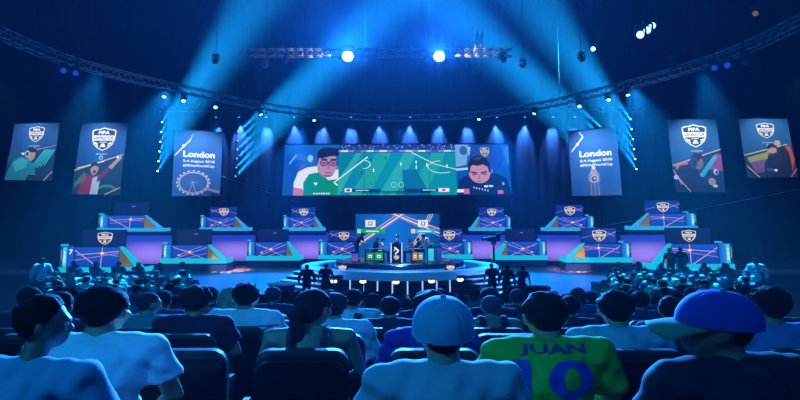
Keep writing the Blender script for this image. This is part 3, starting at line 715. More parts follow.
LB = [(62, 76, 121, 146, 230, 247, 267.5, 272.5, 42, 1, 0, True), (163, 173, 208.5, 228, 229.5, 245, 258.5, 263.5, 46, 0, 1, False),
      (248, 256, 287, 301, 229.5, 242, 256, 260.5, 50, 0, 1, False), (319, 328, 357, 358, 230.5, 242, 255.3, 259, 51, 2, 1, False),
      (472, 436, 463, 434, 229, 242, 254.5, 259, 51, 2, 1, False), (546, 507, 537.5, 493, 229, 241.5, 255.5, 260, 50, 0, 1, False),
      (630, 584, 620, 564, 228, 243.5, 257.5, 262.5, 46, 2, 0, False), (731, 670.5, 717, 650, 228, 244, 264, 270, 42, 1, 0, False)]
ln = ['front gaming booth at far left with a number on its column', 'second front booth from the left, with a plain dark monitor', 'third front booth from the left, beside the stage steps', 'fourth front booth from the left, half hidden behind the round stage',
      'fourth front booth from the right, half hidden behind the round stage', 'third front booth from the right, with a plain dark monitor', 'second front booth from the right, with a shield on its monitor', 'large front gaming booth at far right under the shield monitor']
for b, l in zip(LB, ln): booth(*b[:9], l, b[9], b[10], seven=b[11])
UB = [(98, 108, 144, 163, 202, 215.5, 228, 231.5, 50, 0, 0), (200, 206, 234, 248, 206.5, 217, 227.5, 231, 53, 2, 1), (283, 289, 314, 323.5, 207, 217, 227.5, 231, 55, 2, 1),
      (511, 480, 506, 470.5, 207, 217, 227.5, 231, 55, 2, 1), (594.5, 558.5, 587, 545, 204.5, 216.5, 227.5, 231, 53, 2, 1), (697, 650, 686, 632, 200, 213.5, 226, 230, 50, 2, 0)]
un = ['raised rear booth at far left with a dark monitor', 'second raised rear booth from the left', 'raised rear booth just left of the centre backdrop', 'raised rear booth just right of the centre backdrop', 'second raised rear booth from the right', 'tall raised rear booth at far right']
FA = [(121, 173, 235.5, 264, 48.9), (207, 256, 235, 261, 51.9), (286, 329, 235, 259, 53.9), (462, 508, 235, 259, 53.9), (537, 585, 235, 261, 51.9), (619.5, 671.5, 235, 264, 48.9)]
for b, l, (fx0, fx1, fy0, fy1, fY), nm in zip(UB, un, FA, ('far left', 'second from left', 'left of the centre backdrop', 'right of the centre backdrop', 'second from right', 'far right')):
    Y = b[8]; zf = ZW(b[7] + 1.2, Y)
    booth(*b[:9], l, b[9], b[10], upper=True, zfloor=zf)
    xs_ = [XW(min(b[0], b[3]) - 1, Y), XW(max(b[0], b[3]) + 1, Y), XW(fx0, fY), XW(fx1, fY)]
    x0, x1 = min(xs_), max(xs_); cx = (x0 + x1) / 2
    root = thing('booth_riser', (cx, fY, 0), 'riser with a purple glowing front under the raised booth, %s' % nm, 'platform')
    MB().span(x0 - cx, x1 - cx, .06, Y + 2.2 - fY, 0, zf).build('deck', M_navy, root)
    fz1, fz0 = ZW(fy0, fY), max(ZW(fy1, fY), .05)
    fa, fb = XW(fx0, fY) - cx, XW(fx1, fY) - cx
    MB().span(fa, fb, .0, .06, fz0, fz1).build('fascia', M_frame, root)
    A = Art(); s = 1 if 'left' in nm else 0
    def purple(u, v, s=s):
        a, b_, c = lin('#0a2aa0'), lin('#9a80f2'), lin('#2c46d0')
        k = max(0, 1 - ((u - (.62 if s else .45)) / .62) ** 2) * max(0, 1 - ((v - .36) / .46) ** 2) ** 1.2; t = min(1, v * 1.2)
        return tuple((q + (w - q) * t * .5) * (1 - k) + r * k for q, w, r in zip(a, c, b_))
    A.grid(0, 0, 1, 1, purple, 14, 10); A.build('fascia_screen', A_led, root, flat(fa, fz0, fb, fz1, 0))
# ------------------------------------------------------------------ centre backdrop screen
Yb = 49.0; x0, x1 = XW(355.5, Yb), XW(439.5, Yb); z0, z1 = .3, ZW(214, Yb)
root = thing('backdrop_screen', (0, Yb, 0), 'centre backdrop screen with crossing light beams behind the round stage', 'screen')
MB().span(x0, x1, 0, .3, 0, z1).build('cabinet', M_frame, root)
A = Art(); asp = (z1 - z0) / (x1 - x0); yy = lambda py: (ZW(py, Yb) - z0) / (z1 - z0); xx = lambda px: (XW(px, Yb) - x0) / (x1 - x0)
A.grid(0, 0, 1, 1, lambda u, v: tuple(a * (.55 + .75 * (1 - abs(2 * u - .9))) for a in lin('#0f66c0')), 12, 6)
for dx, c, w in ((0, '#caa6a0', .008), (2.2, '#5a6aa8', .012), (4.4, '#ffe6da', .006), (7, '#8a86b8', .006)):
    A.line((xx(398 + dx), 1), (xx(357), yy(243 + dx * .55)), w, c, asp=asp); A.line((xx(398 - dx), 1), (xx(439.4), yy(229 + dx)), w, c, asp=asp)
for d in (0, 2, 4): A.line((xx(421 + d), yy(232)), (xx(411 + d), yy(247)), .005, '#e6c6d0', asp=asp); A.line((xx(425 + d), yy(222)), (xx(429 + d), yy(214)), .004, '#d9c0d0', asp=asp)
for px in (370.5, 423): A.rect(xx(px - 5), yy(227), xx(px + 5), yy(220), '#e8e4ea'); A.rect(xx(px - 2), yy(225.4), xx(px + 2), yy(221.6), '#5a6688'); A.rect(xx(px - 1), yy(224.6), xx(px + 1), yy(222.3), '#f4f6fa')
A.rect(xx(357.5), yy(233.3), xx(385.5), yy(229), '#17a84a'); A.rect(xx(357.5), yy(233.3), xx(361), yy(229), '#9fe0a0'); A.rect(xx(366), yy(231.7), xx(379), yy(230.7), '#d8ffe0')
A.rect(xx(411), yy(233.3), xx(435), yy(229), '#1fb2d8'); A.rect(xx(411), yy(233.3), xx(415), yy(229), '#e8c8a8'); A.rect(xx(418), yy(231.7), xx(431), yy(230.7), '#e0faff')
A.build('backdrop_picture', A_led, root, flat(x0, z0, x1, z1, 0))
# ------------------------------------------------------------------ round stage
M_rim = mat('stage_rim', '#7fa8d8', rough=.4, var=.06, emit=lin('#1c6fc0'), es=.55, sample=False)
M_gloss = mat('stage_gloss', '#0a1422', rough=.12, var=.1, scale=2, spec=.7)
M_deck = mat('stage_deck', '#12304f', rough=.18, var=.1, scale=2, spec=.7)
M_skirt = mat('stage_skirt', '#05070c', rough=.7)
M_tube = mat('stage_light_tube', '#dfe8f4', emit=lin('#8fb8f0'), es=1.3, sample=False)
SY = 38.0; SR = 95 * SY / F; SZ = 1.07; IZ = 1.3
st = thing('round_stage', (0, SY, 0), 'round stage with a pale lit rim and a dark skirt of light tubes', 'stage')
MB().lathe([(0, SZ - .12), (SR - .9, SZ - .12)], n=80).build('deck', M_gloss, st)
MB().lathe([(SR - .9, SZ - .3), (SR - .9, SZ), (SR, SZ), (SR + .04, SZ - .03), (SR + .04, SZ - .4), (SR - .05, SZ - .42), (SR - .9, SZ - .42)], n=80).build('rim', M_rim, st)
MB().lathe([(SR - .55, 0), (SR - .55, SZ - .42)], n=80).build('skirt', M_skirt, st)
MB().lathe([(3.75, SZ - .12), (3.75, IZ - .03), (3.7, IZ), (0, IZ)], n=72).build('inner_platform', M_deck, st)
MB().lathe([(3.752, SZ - .1), (3.77, SZ - .1), (3.77, SZ - .02), (3.752, SZ - .02)], n=72).build('platform_edge_light', M_rim, st)
for k in range(22):
    t = math.radians(-90 + (k - 10.5) * 8.2); r = SR - .35
    MB().cyl((r * math.cos(t), r * math.sin(t), .0), (r * math.cos(t), r * math.sin(t), SZ - .43), .035, n=8).build('light_tube', M_tube, st)
# footlights on the floor before the stage
M_warm = mat('footlight_lens', '#fff2e6', emit=(1.0, .9, .85), es=2.0, sample=False)
def foot(px, py, Y, lab, i):
    p = P(px, py, Y); o = thing('footlight', (p.x, p.y, 0), lab, 'light')
    MB().span(-.1, .1, -.1, .1, 0, .05).build('base', M_dark, o); MB().cyl((0, 0, .05), (0, 0, max(.12, p.z - .1)), .025, n=8).build('post', M_dark, o)
    h = MB().lathe([(0, -.16), (.12, -.14), (.16, .1), (0, .1)], c=(0, 0, max(.12, p.z)), n=12).build('head', M_body, o)
    MB().ell((0, -.1, max(.12, p.z)), (.16, .06, .09), nu=10, nv=6).build('lens', M_warm, h)
for i, (px, py, lab) in enumerate(((334, 281, 'outermost left'), (363, 281.3, 'inner left'), (396, 282, 'centre'), (431.5, 281, 'inner right'), (460, 279.5, 'outermost right'))):
    foot(px, py, 30.8, 'small footlight in front of the round stage skirt, %s one' % lab, i)
# ------------------------------------------------------------------ stage steps
M_step = mat('step_pale', '#a9bfe0', rough=.4, var=.05)
M_stepd = mat('step_dark', '#0d1626', rough=.6)
for s, nm in ((-1, 'left'), (1, 'right')):
    root = thing('stage_steps', (s * 7.98 * .7071, 38 - 7.98 * .7071, 0), 'wide pale steps leading up to the %s side of the round stage' % nm, 'steps')
    root.rotation_euler = (0, 0, s * math.radians(45))
    for k in range(5):
        y0, z = k * .42, (k + 1) * .19
        MB().span(-1.7, 1.7, y0, 2.25, z - .19, z - .035).build('riser', M_stepd, root)
        MB().span(-1.72, 1.72, y0 - .03, y0 + .46, z - .035, z).build('tread', M_step, root)
    for q in (-1.8, 1.8):
        pass
# ------------------------------------------------------------------ gobo light on the floor, painted as flat shield artwork
def gobo(px, py, w, h, label, Y=None):
    p = onz(px, py, 0.0); root = thing('floor_painted_gobo', (p.x, p.y, 0.002), label, 'gobo')
    A = Art(); A.ell(.5, .5, .5, .5, '#c9b4b4', 40); A.ell(.5, .5, .46, .46, '#3a3f6a', 40); emblem(A, .5, .5, .66, .8, '#efd6c4', '#5a4a66')
    for k in range(14):
        t = 2 * PI * k / 14; A.ell(.5 + .41 * math.cos(t), .5 + .41 * math.sin(t), .04, .035, '#e2c3b4', 10)
    A.build('print', A_print, root, lambda u, v, n: V(((u - .5) * w, (v - .5) * h, .003 + .002 * n)))
gobo(233, 271.5, 2.6, 5.4, 'painted light of a pale round shield sticker on the blue floor left of the stage')
gobo(574, 270.5, 2.6, 5.4, 'painted light of a pale round shield sticker on the blue floor right of the stage')
for px, nm in ((343, 'left'), (450, 'right')):
    Yd = 34.85; x = XW(px, Yd); root = thing('shield_light_box', (x, Yd, SZ - .115), 'small white shield light box on the %s of the stage deck' % nm, 'sign')
    MB().prism([(-.32, 0), (.32, 0), (.22, .3), (0, .38), (-.22, .3)], 0, .1).build('case', M_frame, root)
    A = Art(); emblem(A, .5, .5, .9, .92, '#fff2e8', '#b07a6a', detail=False); A.build('shield', A_led, root, flat(-.24, .03, .24, .3, 0))
# ------------------------------------------------------------------ stage desks, kiosks and the trophy plinth
def desk(px0, px1, Y, label, cols, h=.74):
    x0, x1 = XW(px0, Y), XW(px1, Y); cx = (x0 + x1) / 2; w = x1 - x0
    root = thing('player_desk', (cx, Y, IZ), label, 'desk')
    MB().rbox((0, .25, h), (w, .7, .05), .02, axis=2).build('desk_top', M_dark, root)
    for s in (-1, 1): MB().span(s * w / 2 - s * .05, s * w / 2, 0, .5, 0, h - .025).build('side_panel', M_navy, root)
    MB().span(-w / 2 + .05, w / 2 - .05, .05, .1, .08, h - .1).build('front_panel', M_frame, root)
    A = Art(); A.rect(0, 0, 1, 1, '#0a1a2a'); n = len(cols)
    for i, c in enumerate(cols): A.rect((i + .06) / n, .1, (i + .94) / n, .9, c); A.rect((i + .3) / n, .35, (i + .7) / n, .65, '#f0f6f4'); A.rect((i + .38) / n, .42, (i + .62) / n, .55, c)
    A.build('front_screen', A_led, root, flat(-w / 2 + .06, .1, w / 2 - .06, h - .12, .05))
    return root
desk(365, 384.5, 35.8, 'player desk with green glowing front left of the trophy plinth', ['#168060', '#10a848'])
desk(411, 424.5, 35.8, 'player desk with orange and white glowing front right of the trophy plinth', ['#c87a2c', '#5a9a88'])
def kiosk(px0, px1, y_top, Y, label, c0, c1, r=False):
    x0, x1 = XW(px0, Y), XW(px1, Y); cx = (x0 + x1) / 2; w = x1 - x0; h = ZW(y_top, Y) - IZ
    root = thing('stage_kiosk', (cx, Y, IZ), label, 'kiosk')
    MB().rbox((0, .25, h / 2), (w, .5, h), .03).build('body', M_plinth, root)
    MB().rbox((0, .25, h + .02), (w + .08, .58, .05), .02, axis=2).build('top', M_dark, root)
    A = Art(); A.grid(0, 0, 1, 1, lambda u, v: tuple(a + (b - a) * v for a, b in zip(lin(c0), lin(c1))), 2, 6); A.build('glow_panel', A_led, root, flat(-w * .42, .06, w * .42, h - .06, 0))
kiosk(352, 359, 252.5, 36.4, 'blue kiosk with a pinkish glow beside the standing presenter', '#8a4a86', '#2a58b8')
kiosk(427.5, 434, 247.5, 36.6, 'kiosk with a cyan glowing panel at the right end of the desks', '#1fc0d0', '#36d6e8')
kiosk(436, 441, 246.5, 36.7, 'dark blue kiosk at the right edge of the inner platform', '#173c84', '#2050a8')
Yp = 36.0; xp = XW(396.5, Yp); root = thing('trophy_plinth', (xp, Yp, IZ), 'black trophy plinth with white edge frames at the middle of the stage', 'plinth')
hp = ZW(243, Yp) - IZ; wp = 11.5 * Yp / F
MB().rbox((0, .25, hp / 2), (wp * .8, .5, hp), .03).build('body', M_dark, root)
for s in (-1, 1): MB().span(s * wp * .42, s * wp * .5, -.02, .5, 0, hp).build('edge_frame', mat('white_edge', '#e8e6f0', emit=lin('#b8a8c0'), es=.8, sample=False), root)
A = Art(); A.line((.25, .8), (.75, .62), .05, '#f2f4ff'); A.line((.75, .62), (.35, .42), .05, '#f2f4ff'); A.line((.2, .6), (.5, .8), .04, '#c9d2ee'); emblem(A, .5, .24, .6, .26, '#f2ded0', '#7a6a80', detail=False); A.build('crest', A_led, root, flat(-wp * .38, .05, wp * .38, hp - .05, 0))
M_silver = mat('trophy_silver', '#d8dce6', rough=.2, metal=.9, var=.05)
tr_ = thing('trophy', (xp, Yp + .25, IZ + hp), 'small silver trophy standing on the black plinth', 'trophy')
MB().lathe([(0, 0), (.14, 0), (.14, .05), (.05, .08), (.04, .2), (.1, .26), (.14, .36), (.13, .42), (.06, .46), (0, .47)], n=20).build('cup', M_silver, tr_)
for s in (-1, 1): MB().tube([(s * .12, 0, .28), (s * .2, 0, .32), (s * .19, 0, .4), (s * .13, 0, .4)], .015, 6).build('handle', M_silver, tr_)
# ------------------------------------------------------------------ small gear on the blue floor
for px, py, Y, nm in ((232, 264, 49, 'between the second and third front booths at left'), (307.5, 264, 50.2, 'beside the third front booth at left'), (486, 263.5, 50.2, 'beside the third front booth at right'), (561, 264, 49, 'between the second and third front booths at right')):
    x = XW(px, Y); root = thing('floor_speaker', (x, Y, 0), 'small black floor speaker %s' % nm, 'speaker')
    MB().prism([(-.25, 0), (.25, 0), (.25, .3), (.1, .5), (-.1, .5), (-.25, .3)], 0, .45).build('cabinet', M_dark, root)
    MB().cyl((0, -.005, .22), (0, -.02, .22), .15, n=16).build('cone', M_frame, root); MB().tube([(-.08, .2, .5), (-.08, .2, .58), (.08, .2, .58), (.08, .2, .5)], .018, 6).build('handle', M_dark, root)
# camera crane head hanging over the floor on the right
Yc = 41; p = P(494, 262, Yc); root = thing('camera_pedestal', (p.x, p.y, 0), 'dark broadcast camera on a pedestal right of the round stage', 'camera')
zz = ZW(239, Yc)
MB().lathe([(0, 0), (.4, 0), (.4, .08), (.12, .14), (.08, .6), (.06, zz - .35), (0, zz - .35)], n=16).build('pedestal', M_dark, root)
b = MB(); b.rbox((0, 0, zz), (.8, .3, .3), .05); b.build('camera_body', M_dark, root)
MB().cyl((-.4, -.02, zz), (-.75, -.1, zz), .11, n=14).build('lens', M_body, root); MB().rbox((.3, -.1, zz + .26), (.35, .12, .22), .03).build('viewfinder', M_dark, root)
MB().tube([(.35, 0, zz - .1), (.8, -.2, zz - .25)], .025, 6).build('pan_handle', M_dark, root); MB().box((0, 0, zz - .25), (.3, .25, .2)).build('pan_head', M_body, root)
from mathutils import noise
# ------------------------------------------------------------------ people: one continuous body each, clothes and hair as children
def solidify_blobs(name, mb, vox, smooth=4, cut=None):
    """union of overlapping rounded shapes as one smooth skin"""
    me = mb.mesh(name); o = bpy.data.objects.new(name, me); COL.objects.link(o)
    r = o.modifiers.new('r', 'REMESH'); r.mode = 'VOXEL'; r.voxel_size = vox; r.use_smooth_shade = True
    if smooth:
        s = o.modifiers.new('s', 'SMOOTH'); s.factor = .5; s.iterations = smooth
    dg = bpy.context.evaluated_depsgraph_get(); dg.update()
    out = bpy.data.meshes.new_from_object(o.evaluated_get(dg)); out.name = name
    bpy.data.objects.remove(o); bpy.data.meshes.remove(me)
    if cut:
        bm = bmesh.new(); bm.from_mesh(out)
        for co, no in cut:
            bmesh.ops.bisect_plane(bm, geom=bm.verts[:] + bm.edges[:] + bm.faces[:], plane_co=co, plane_no=no, clear_outer=True)
            ed = [e for e in bm.edges if e.is_boundary]
            if ed: bmesh.ops.holes_fill(bm, edges=ed, sides=0)
        bm.to_mesh(out); bm.free()
    for p in out.polygons: p.use_smooth = True
    return out
def lerp(a, b, t): return V(a).lerp(V(b), t)
def rotx(a): return Matrix.Rotation(a, 3, 'X')
SEAT = dict(pelvis=(0, 0, .56), hip=(.09, .03, .55), knee=(.12, .46, .53), ankle=(.12, .45, .10), toe=(.14, .60, .045),
            sh=(.185, -.02, 1.0), elbow=(.25, .06, .76), wrist=(.15, .30, .645))
STAND = dict(pelvis=(0, 0, .93), hip=(.09, 0, .90), knee=(.105, .02, .50), ankle=(.11, -.02, .09), toe=(.13, .14, .04),
             sh=(.185, -.01, 1.40), elbow=(.30, -.02, 1.14), wrist=(.32, .10, .90))
def skeleton(base=SEAT, lean=0, twist=0, side=0, arms=None, head=(0, 0, 0), legs=None, stature=1.0):
    J = {}
    pz = V(base['pelvis']); M = Matrix.Rotation(twist, 3, 'Z') @ Matrix.Rotation(side, 3, 'Y') @ rotx(-lean)
    up = lambda p: pz + M @ ((V(p) - pz) * stature)
    J['pelvis'] = pz
    dz = base['sh'][2]
    J['waist'] = up((0, -.015, pz.z + .15)); J['chest'] = up((0, -.025, dz - .12)); J['neck'] = up((0, -.02, dz + .035)); J['neck2'] = up((0, .0, dz + .082))
    J['M'] = M
    for s, k in ((-1, 'l'), (1, 'r')):
        f = lambda p: V((p[0] * s, p[1], p[2]))
        J['sh' + k] = up(f(base['sh'])); J['hip' + k] = f(base['hip'])
        for n in ('knee', 'ankle', 'toe'): J[n + k] = f((legs or base)[n] if n in (legs or base) else base[n])
        a = arms or {}
        J['elbow' + k] = up(f(base['elbow'])) if 'elbow' + k not in a else V(a['elbow' + k])
        J['wrist' + k] = f(base['wrist']) + (M @ V((0, .0, 0))) if 'wrist' + k not in a else V(a['wrist' + k])
    J['HM'] = M @ Matrix.Rotation(head[0], 3, 'Z') @ rotx(-head[1]) @ Matrix.Rotation(head[2], 3, 'Y')
    J['head'] = J['neck2'] + J['HM'] @ V((0, .02, .095)) * stature
    J['st'] = stature
    return J
def H(J, p): return J['head'] + J['HM'] @ (V(p) * J['st'])
def add_hand(mb, J, k, detail):
    w = J['wrist' + k]; e = J['elbow' + k]; d = (w - e).normalized(); s = -1 if k == 'l' else 1
    d = (d + V((0, .25, -.35))).normalized()
    side = d.cross(V((0, 0, 1))).normalized() if abs(d.z) < .95 else V((s, 0, 0)); dn = d.cross(side).normalized()
    if dn.z > 0: dn = -dn
    pc = w + d * .045
    mb.cap(w, pc + d * .035, .027, .034, 8)
    if not detail:
        mb.cap(pc, pc + d * .1 + dn * .02, .033, .02, 8); return
    mb.ell(pc + d * .015, (.042, .042, .02), Matrix((side, d, dn)).transposed(), 10, 7)
    for i, (o, L) in enumerate(((-.03, .062), (-.01, .074), (.011, .070), (.031, .054))):
        a = pc + d * .045 + side * o; b = a + d * L * .55 + dn * L * .18; c = b + d * L * .35 + dn * L * .42
        mb.cap(a, b, .0095, .009, 7); mb.cap(b, c, .009, .0078, 7)
    a = pc - side * s * -.0 + side * (-s * .034); b = a + d * .035 - side * s * .02 + dn * .012; mb.cap(a, b, .011, .010, 7); mb.cap(b, b + d * .03 + dn * .012, .010, .008, 7)
def torso(mb, J, g=0, fem=False):
    M = J['M']; S = J['st']; k = .9 if fem else 1
    mb.ell(J['pelvis'] + V((0, -.01, 0)), (.165 * S + g, .125 * S + g, .12 * S + g))
    mb.ell(J['waist'], (.145 * S * k + g, .108 * S * k + g, .17 * S + g), M)
    mb.ell(J['chest'], (.168 * S * k + g, .118 * S + g, .18 * S + g), M)
    for q in 'lr':
        sh = J['sh' + q]; mb.cap(J['chest'].lerp(J['neck'], .55), sh.lerp(J['chest'], .1), .075 * S * k + g, .062 * S * k + g, 10)
        mb.cap(J['neck'] + M @ V((0, -.005, -.01)), sh + M @ V((0, 0, .005)), .046 * S + g, .052 * S * k + g, 10)
def body_mesh(name, J, vox, fem=False, detail=True):
    mb = MB(); S = J['st']; torso(mb, J, 0, fem); k = .88 if fem else 1
    mb.cap(J['neck'] + J['M'] @ V((0, -.0, -.03)), J['neck2'] + J['HM'] @ V((0, .005, .02)), .058 * S * k, .052 * S * k, 12)
    for q in 'lr':
        mb.cap(J['sh' + q], J['elbow' + q], .052 * k, .040 * k, 10); mb.cap(J['elbow' + q], J['wrist' + q], .040 * k, .026 * k, 10)
        mb.cap(J['hip' + q], J['knee' + q], .085, .058, 10); mb.cap(J['knee' + q], J['ankle' + q], .056, .036, 10)
        mb.cap(J['ankle' + q] + V((0, -.02, -.045)), J['toe' + q], .045, .036, 8)
        add_hand(mb, J, q, detail)
    # head: skull, face, jaw, nose, brow, cheeks, lips, ears
    HM = J['HM']; e = lambda p, r: mb.ell(H(J, p), tuple(x * S for x in r), HM, 18, 12)
    e((0, -.008, .02), (.076, .096, .095)); e((0, .018, -.03), (.066, .074, .082)); e((0, .045, -.075), (.042, .042, .036))
    e((0, .085, .018), (.052, .018, .016)); e((0, .1, -.028), (.012, .022, .018)); e((0, .098, -.006), (.009, .012, .024))
    e((.036, .066, -.03), (.026, .026, .026)); e((-.036, .066, -.03), (.026, .026, .026)); e((0, .085, -.062), (.024, .012, .009)); e((0, .082, -.073), (.02, .012, .009))
    for s in (-1, 1):
        Me = HM @ Matrix.Rotation(s * .35, 3, 'Z')
        mb.ell(H(J, (s * .08, -.008, -.01)), (.012 * S, .022 * S, .034 * S), Me, 10, 8); mb.ell(H(J, (s * .079, .0, -.036)), (.009 * S, .012 * S, .014 * S), Me, 8, 6)
    return solidify_blobs(name, mb, vox, 3 if detail else 2)
def eye_mesh(J, s):
    mb = MB(); mb.ell(H(J, (s * .031, .079, -.002)), (.0125, .0125, .0125), J['HM'], 12, 8); return mb.mesh('eye')
HCUT = ((.0, -.085, -.062), (0, .075, .052))
def hair_mesh(J, style, vox, seed=0):
    mb = MB(); S = J['st']; HM = J['HM']; rnd = random.Random(seed)
    e = lambda p, r: mb.ell(H(J, p), tuple(x * S for x in r), HM, 20, 14)
    if style in ('short', 'buzz', 'spiky', 'curly', 'bun'):
        g = {'buzz': .005, 'short': .012, 'spiky': .014, 'curly': .016, 'bun': .008}[style]
        e((0, -.016, .026), (.076 + g, .094 + g, .092 + g)); e((0, -.05, -.02), (.064 + g * .6, .055, .062))
        if style == 'curly':
            for i in range(90):
                z = rnd.uniform(-.5, 1); t = rnd.uniform(0, 2 * PI); r = math.sqrt(max(0, 1 - z * z)); e((r * .086 * math.cos(t), -.016 + r * .104 * math.sin(t), .028 + z * .1), (.019, .019, .019))
        if style in ('spiky', 'short'):
            for i in range(46 if style == 'spiky' else 30):
                z = rnd.uniform(.15, 1); t = rnd.uniform(0, 2 * PI); r = math.sqrt(max(0, 1 - z * z)); d = V((r * math.cos(t), r * math.sin(t), z))
                a = V((d.x * .08, -.016 + d.y * .098, .026 + d.z * .096)); b = a + d * (.02 if style == 'spiky' else .012) + V((rnd.uniform(-.01, .01), .012, 0))
                mb.cap(H(J, a), H(J, b), .016, .007, 6)
        if style == 'bun': e((0, -.105, .06), (.038, .034, .036))
    if style in ('long', 'ponytail', 'bob'):
        e((0, -.014, .026), (.087, .104, .103)); e((0, -.05, -.02), (.078, .06, .075))
        if style == 'ponytail':
            b = [H(J, (0, -.10, .02)), H(J, (.0, -.135, -.03)), H(J, (.005, -.135, -.10)), H(J, (.01, -.115, -.19)), H(J, (.012, -.1, -.27))]
            for a, c, r0, r1 in zip(b[:-1], b[1:], (.03, .036, .036, .03), (.036, .036, .03, .014)): mb.cap(a, c, r0 * S, r1 * S, 10)
        else:
            L = -.24 if style == 'long' else -.11
            for i in range(9):
                t = math.radians(200 + i * 17.5); x, y = .078 * math.cos(t), .082 * math.sin(t) - .012
                mb.cap(H(J, (x, y, .02)), H(J, (x * 1.12, y - .02, L + rnd.uniform(-.03, .02))), .03 * S, .02 * S, 8)
    me = solidify_blobs('hair', mb, vox, 2)
    bm = bmesh.new(); bm.from_mesh(me)
    def pl(co, no):
        bmesh.ops.bisect_plane(bm, geom=bm.verts[:] + bm.edges[:] + bm.faces[:], plane_co=H(J, co), plane_no=HM @ V(no), clear_outer=True)
        ed = [q for q in bm.edges if q.is_boundary]
        if ed: bmesh.ops.holes_fill(bm, edges=ed, sides=0)
    if style in ('short', 'buzz', 'spiky', 'curly', 'bun'): pl((0, -.08, -.072), (0, .62, -.78)) ; pl((0, .048, .058), (0, .8, -.6))
    else: pl((0, .055, .06), (0, .92, -.4))
    amp = {'buzz': .0015, 'short': .0045, 'spiky': .006, 'curly': .005}.get(style, .0055)
    for v in bm.verts:
        q = v.co - J['head']; d = q.normalized()
        ql = HM.transposed() @ q
        t = max(0, min(1, (-.005 - ql.z) / .06))
        if style in ('short', 'buzz', 'spiky', 'curly'): v.co += HM @ (V((-ql.x, -ql.y, 0)) * (.16 * t))
        v.co += d * amp * (noise.noise(V((q.x * 60, q.y * 22, q.z * 30 + seed))) + .6 * noise.noise(V((q.x * 130, q.y * 50, q.z * 60 + seed))))
    bm.to_mesh(me); bm.free()
    return me
def shirt_mesh(J, kind, vox, fem=False):
    mb = MB(); S = J['st']; g = {'tee': .016, 'jersey': .022, 'long': .02, 'hoodie': .032, 'tank': .012}[kind]
    if kind == 'tank':
        M = J['M']; k = .9 if fem else 1
        mb.ell(J['pelvis'] + V((0, -.01, .02)), (.165 * S + g, .125 * S + g, .12 * S + g)); mb.ell(J['waist'], (.145 * S * k + g, .108 * S * k + g, .17 * S + g), M); mb.ell(J['chest'], (.168 * S * k + g, .118 * S + g, .18 * S + g), M)
        me = solidify_blobs('shirt', mb, vox, 2, cut=[(J['chest'] + M @ V((0, 0, .055)), M @ V((0, 0, 1)))])
        m2 = MB()
        for s in (-1, 1):
            pts = [J['chest'] + M @ V(p) * 1 for p in ((s * .085, -.115, .04), (s * .085, -.125, .1), (s * .09, -.085, .165), (s * .09, -.02, .19), (s * .09, .06, .16), (s * .085, .1, .05))]
            m2.tube(pts, .017 if fem else .027, 8)
        bm = bmesh.new(); bm.from_mesh(me); bm.from_mesh(m2.mesh('strap')); bm.to_mesh(me); bm.free()
        return me
    torso(mb, J, g, fem)
    for q in 'lr':
        a, b, c = J['sh' + q], J['elbow' + q], J['wrist' + q]
        if kind in ('tee', 'jersey'):
            f = .62 if kind == 'tee' else .8; mb.cyl(a.lerp(b, -.05), a.lerp(b, f), .060 + g * .4, .058 + g * 1.1, n=14); mb.ell(a, (.062 + g * .5,) * 3)
        else:
            mb.cap(a, b, .056 + g, .046 + g, 12); mb.cyl(b, b.lerp(c, .93), .046 + g, .032 + g * .7, n=12)
    if kind == 'hoodie':
        mb.ell(J['neck'] + J['M'] @ V((0, -.07, .01)), (.11, .065, .06), J['M'])
    me = solidify_blobs('shirt', mb, vox, 2)
    # pressed folds in the cloth
    rnd = random.Random(5)
    for v in me.vertices:
        n = v.normal; v.co += n * (.004 * math.sin(v.co.z * 55 + v.co.x * 22) + .003 * math.sin(v.co.x * 70 - v.co.z * 30))
    return me
def trouser_mesh(J, vox, short=False):
    mb = MB(); S = J['st']; mb.ell(J['pelvis'] + V((0, -.01, -.01)), (.174 * S, .135 * S, .118 * S))
    for q in 'lr':
        mb.cap(J['hip' + q], J['knee' + q], .096, .07, 12)
        if not short: mb.cyl(J['knee' + q], J['ankle' + q] + V((0, 0, .01)), .068, .054, n=12)
    return solidify_blobs('trousers', mb, vox, 2)
def shoe_mesh(J):
    mb = MB()
    for q in 'lr': mb.cap(J['ankle' + q] + V((0, -.025, -.045)), J['toe' + q], .052, .042, 10); mb.cyl(J['ankle' + q] + V((0, 0, -.04)), J['ankle' + q] + V((0, 0, .03)), .05, .045, n=10)
    return solidify_blobs('shoes', mb, .02, 1)
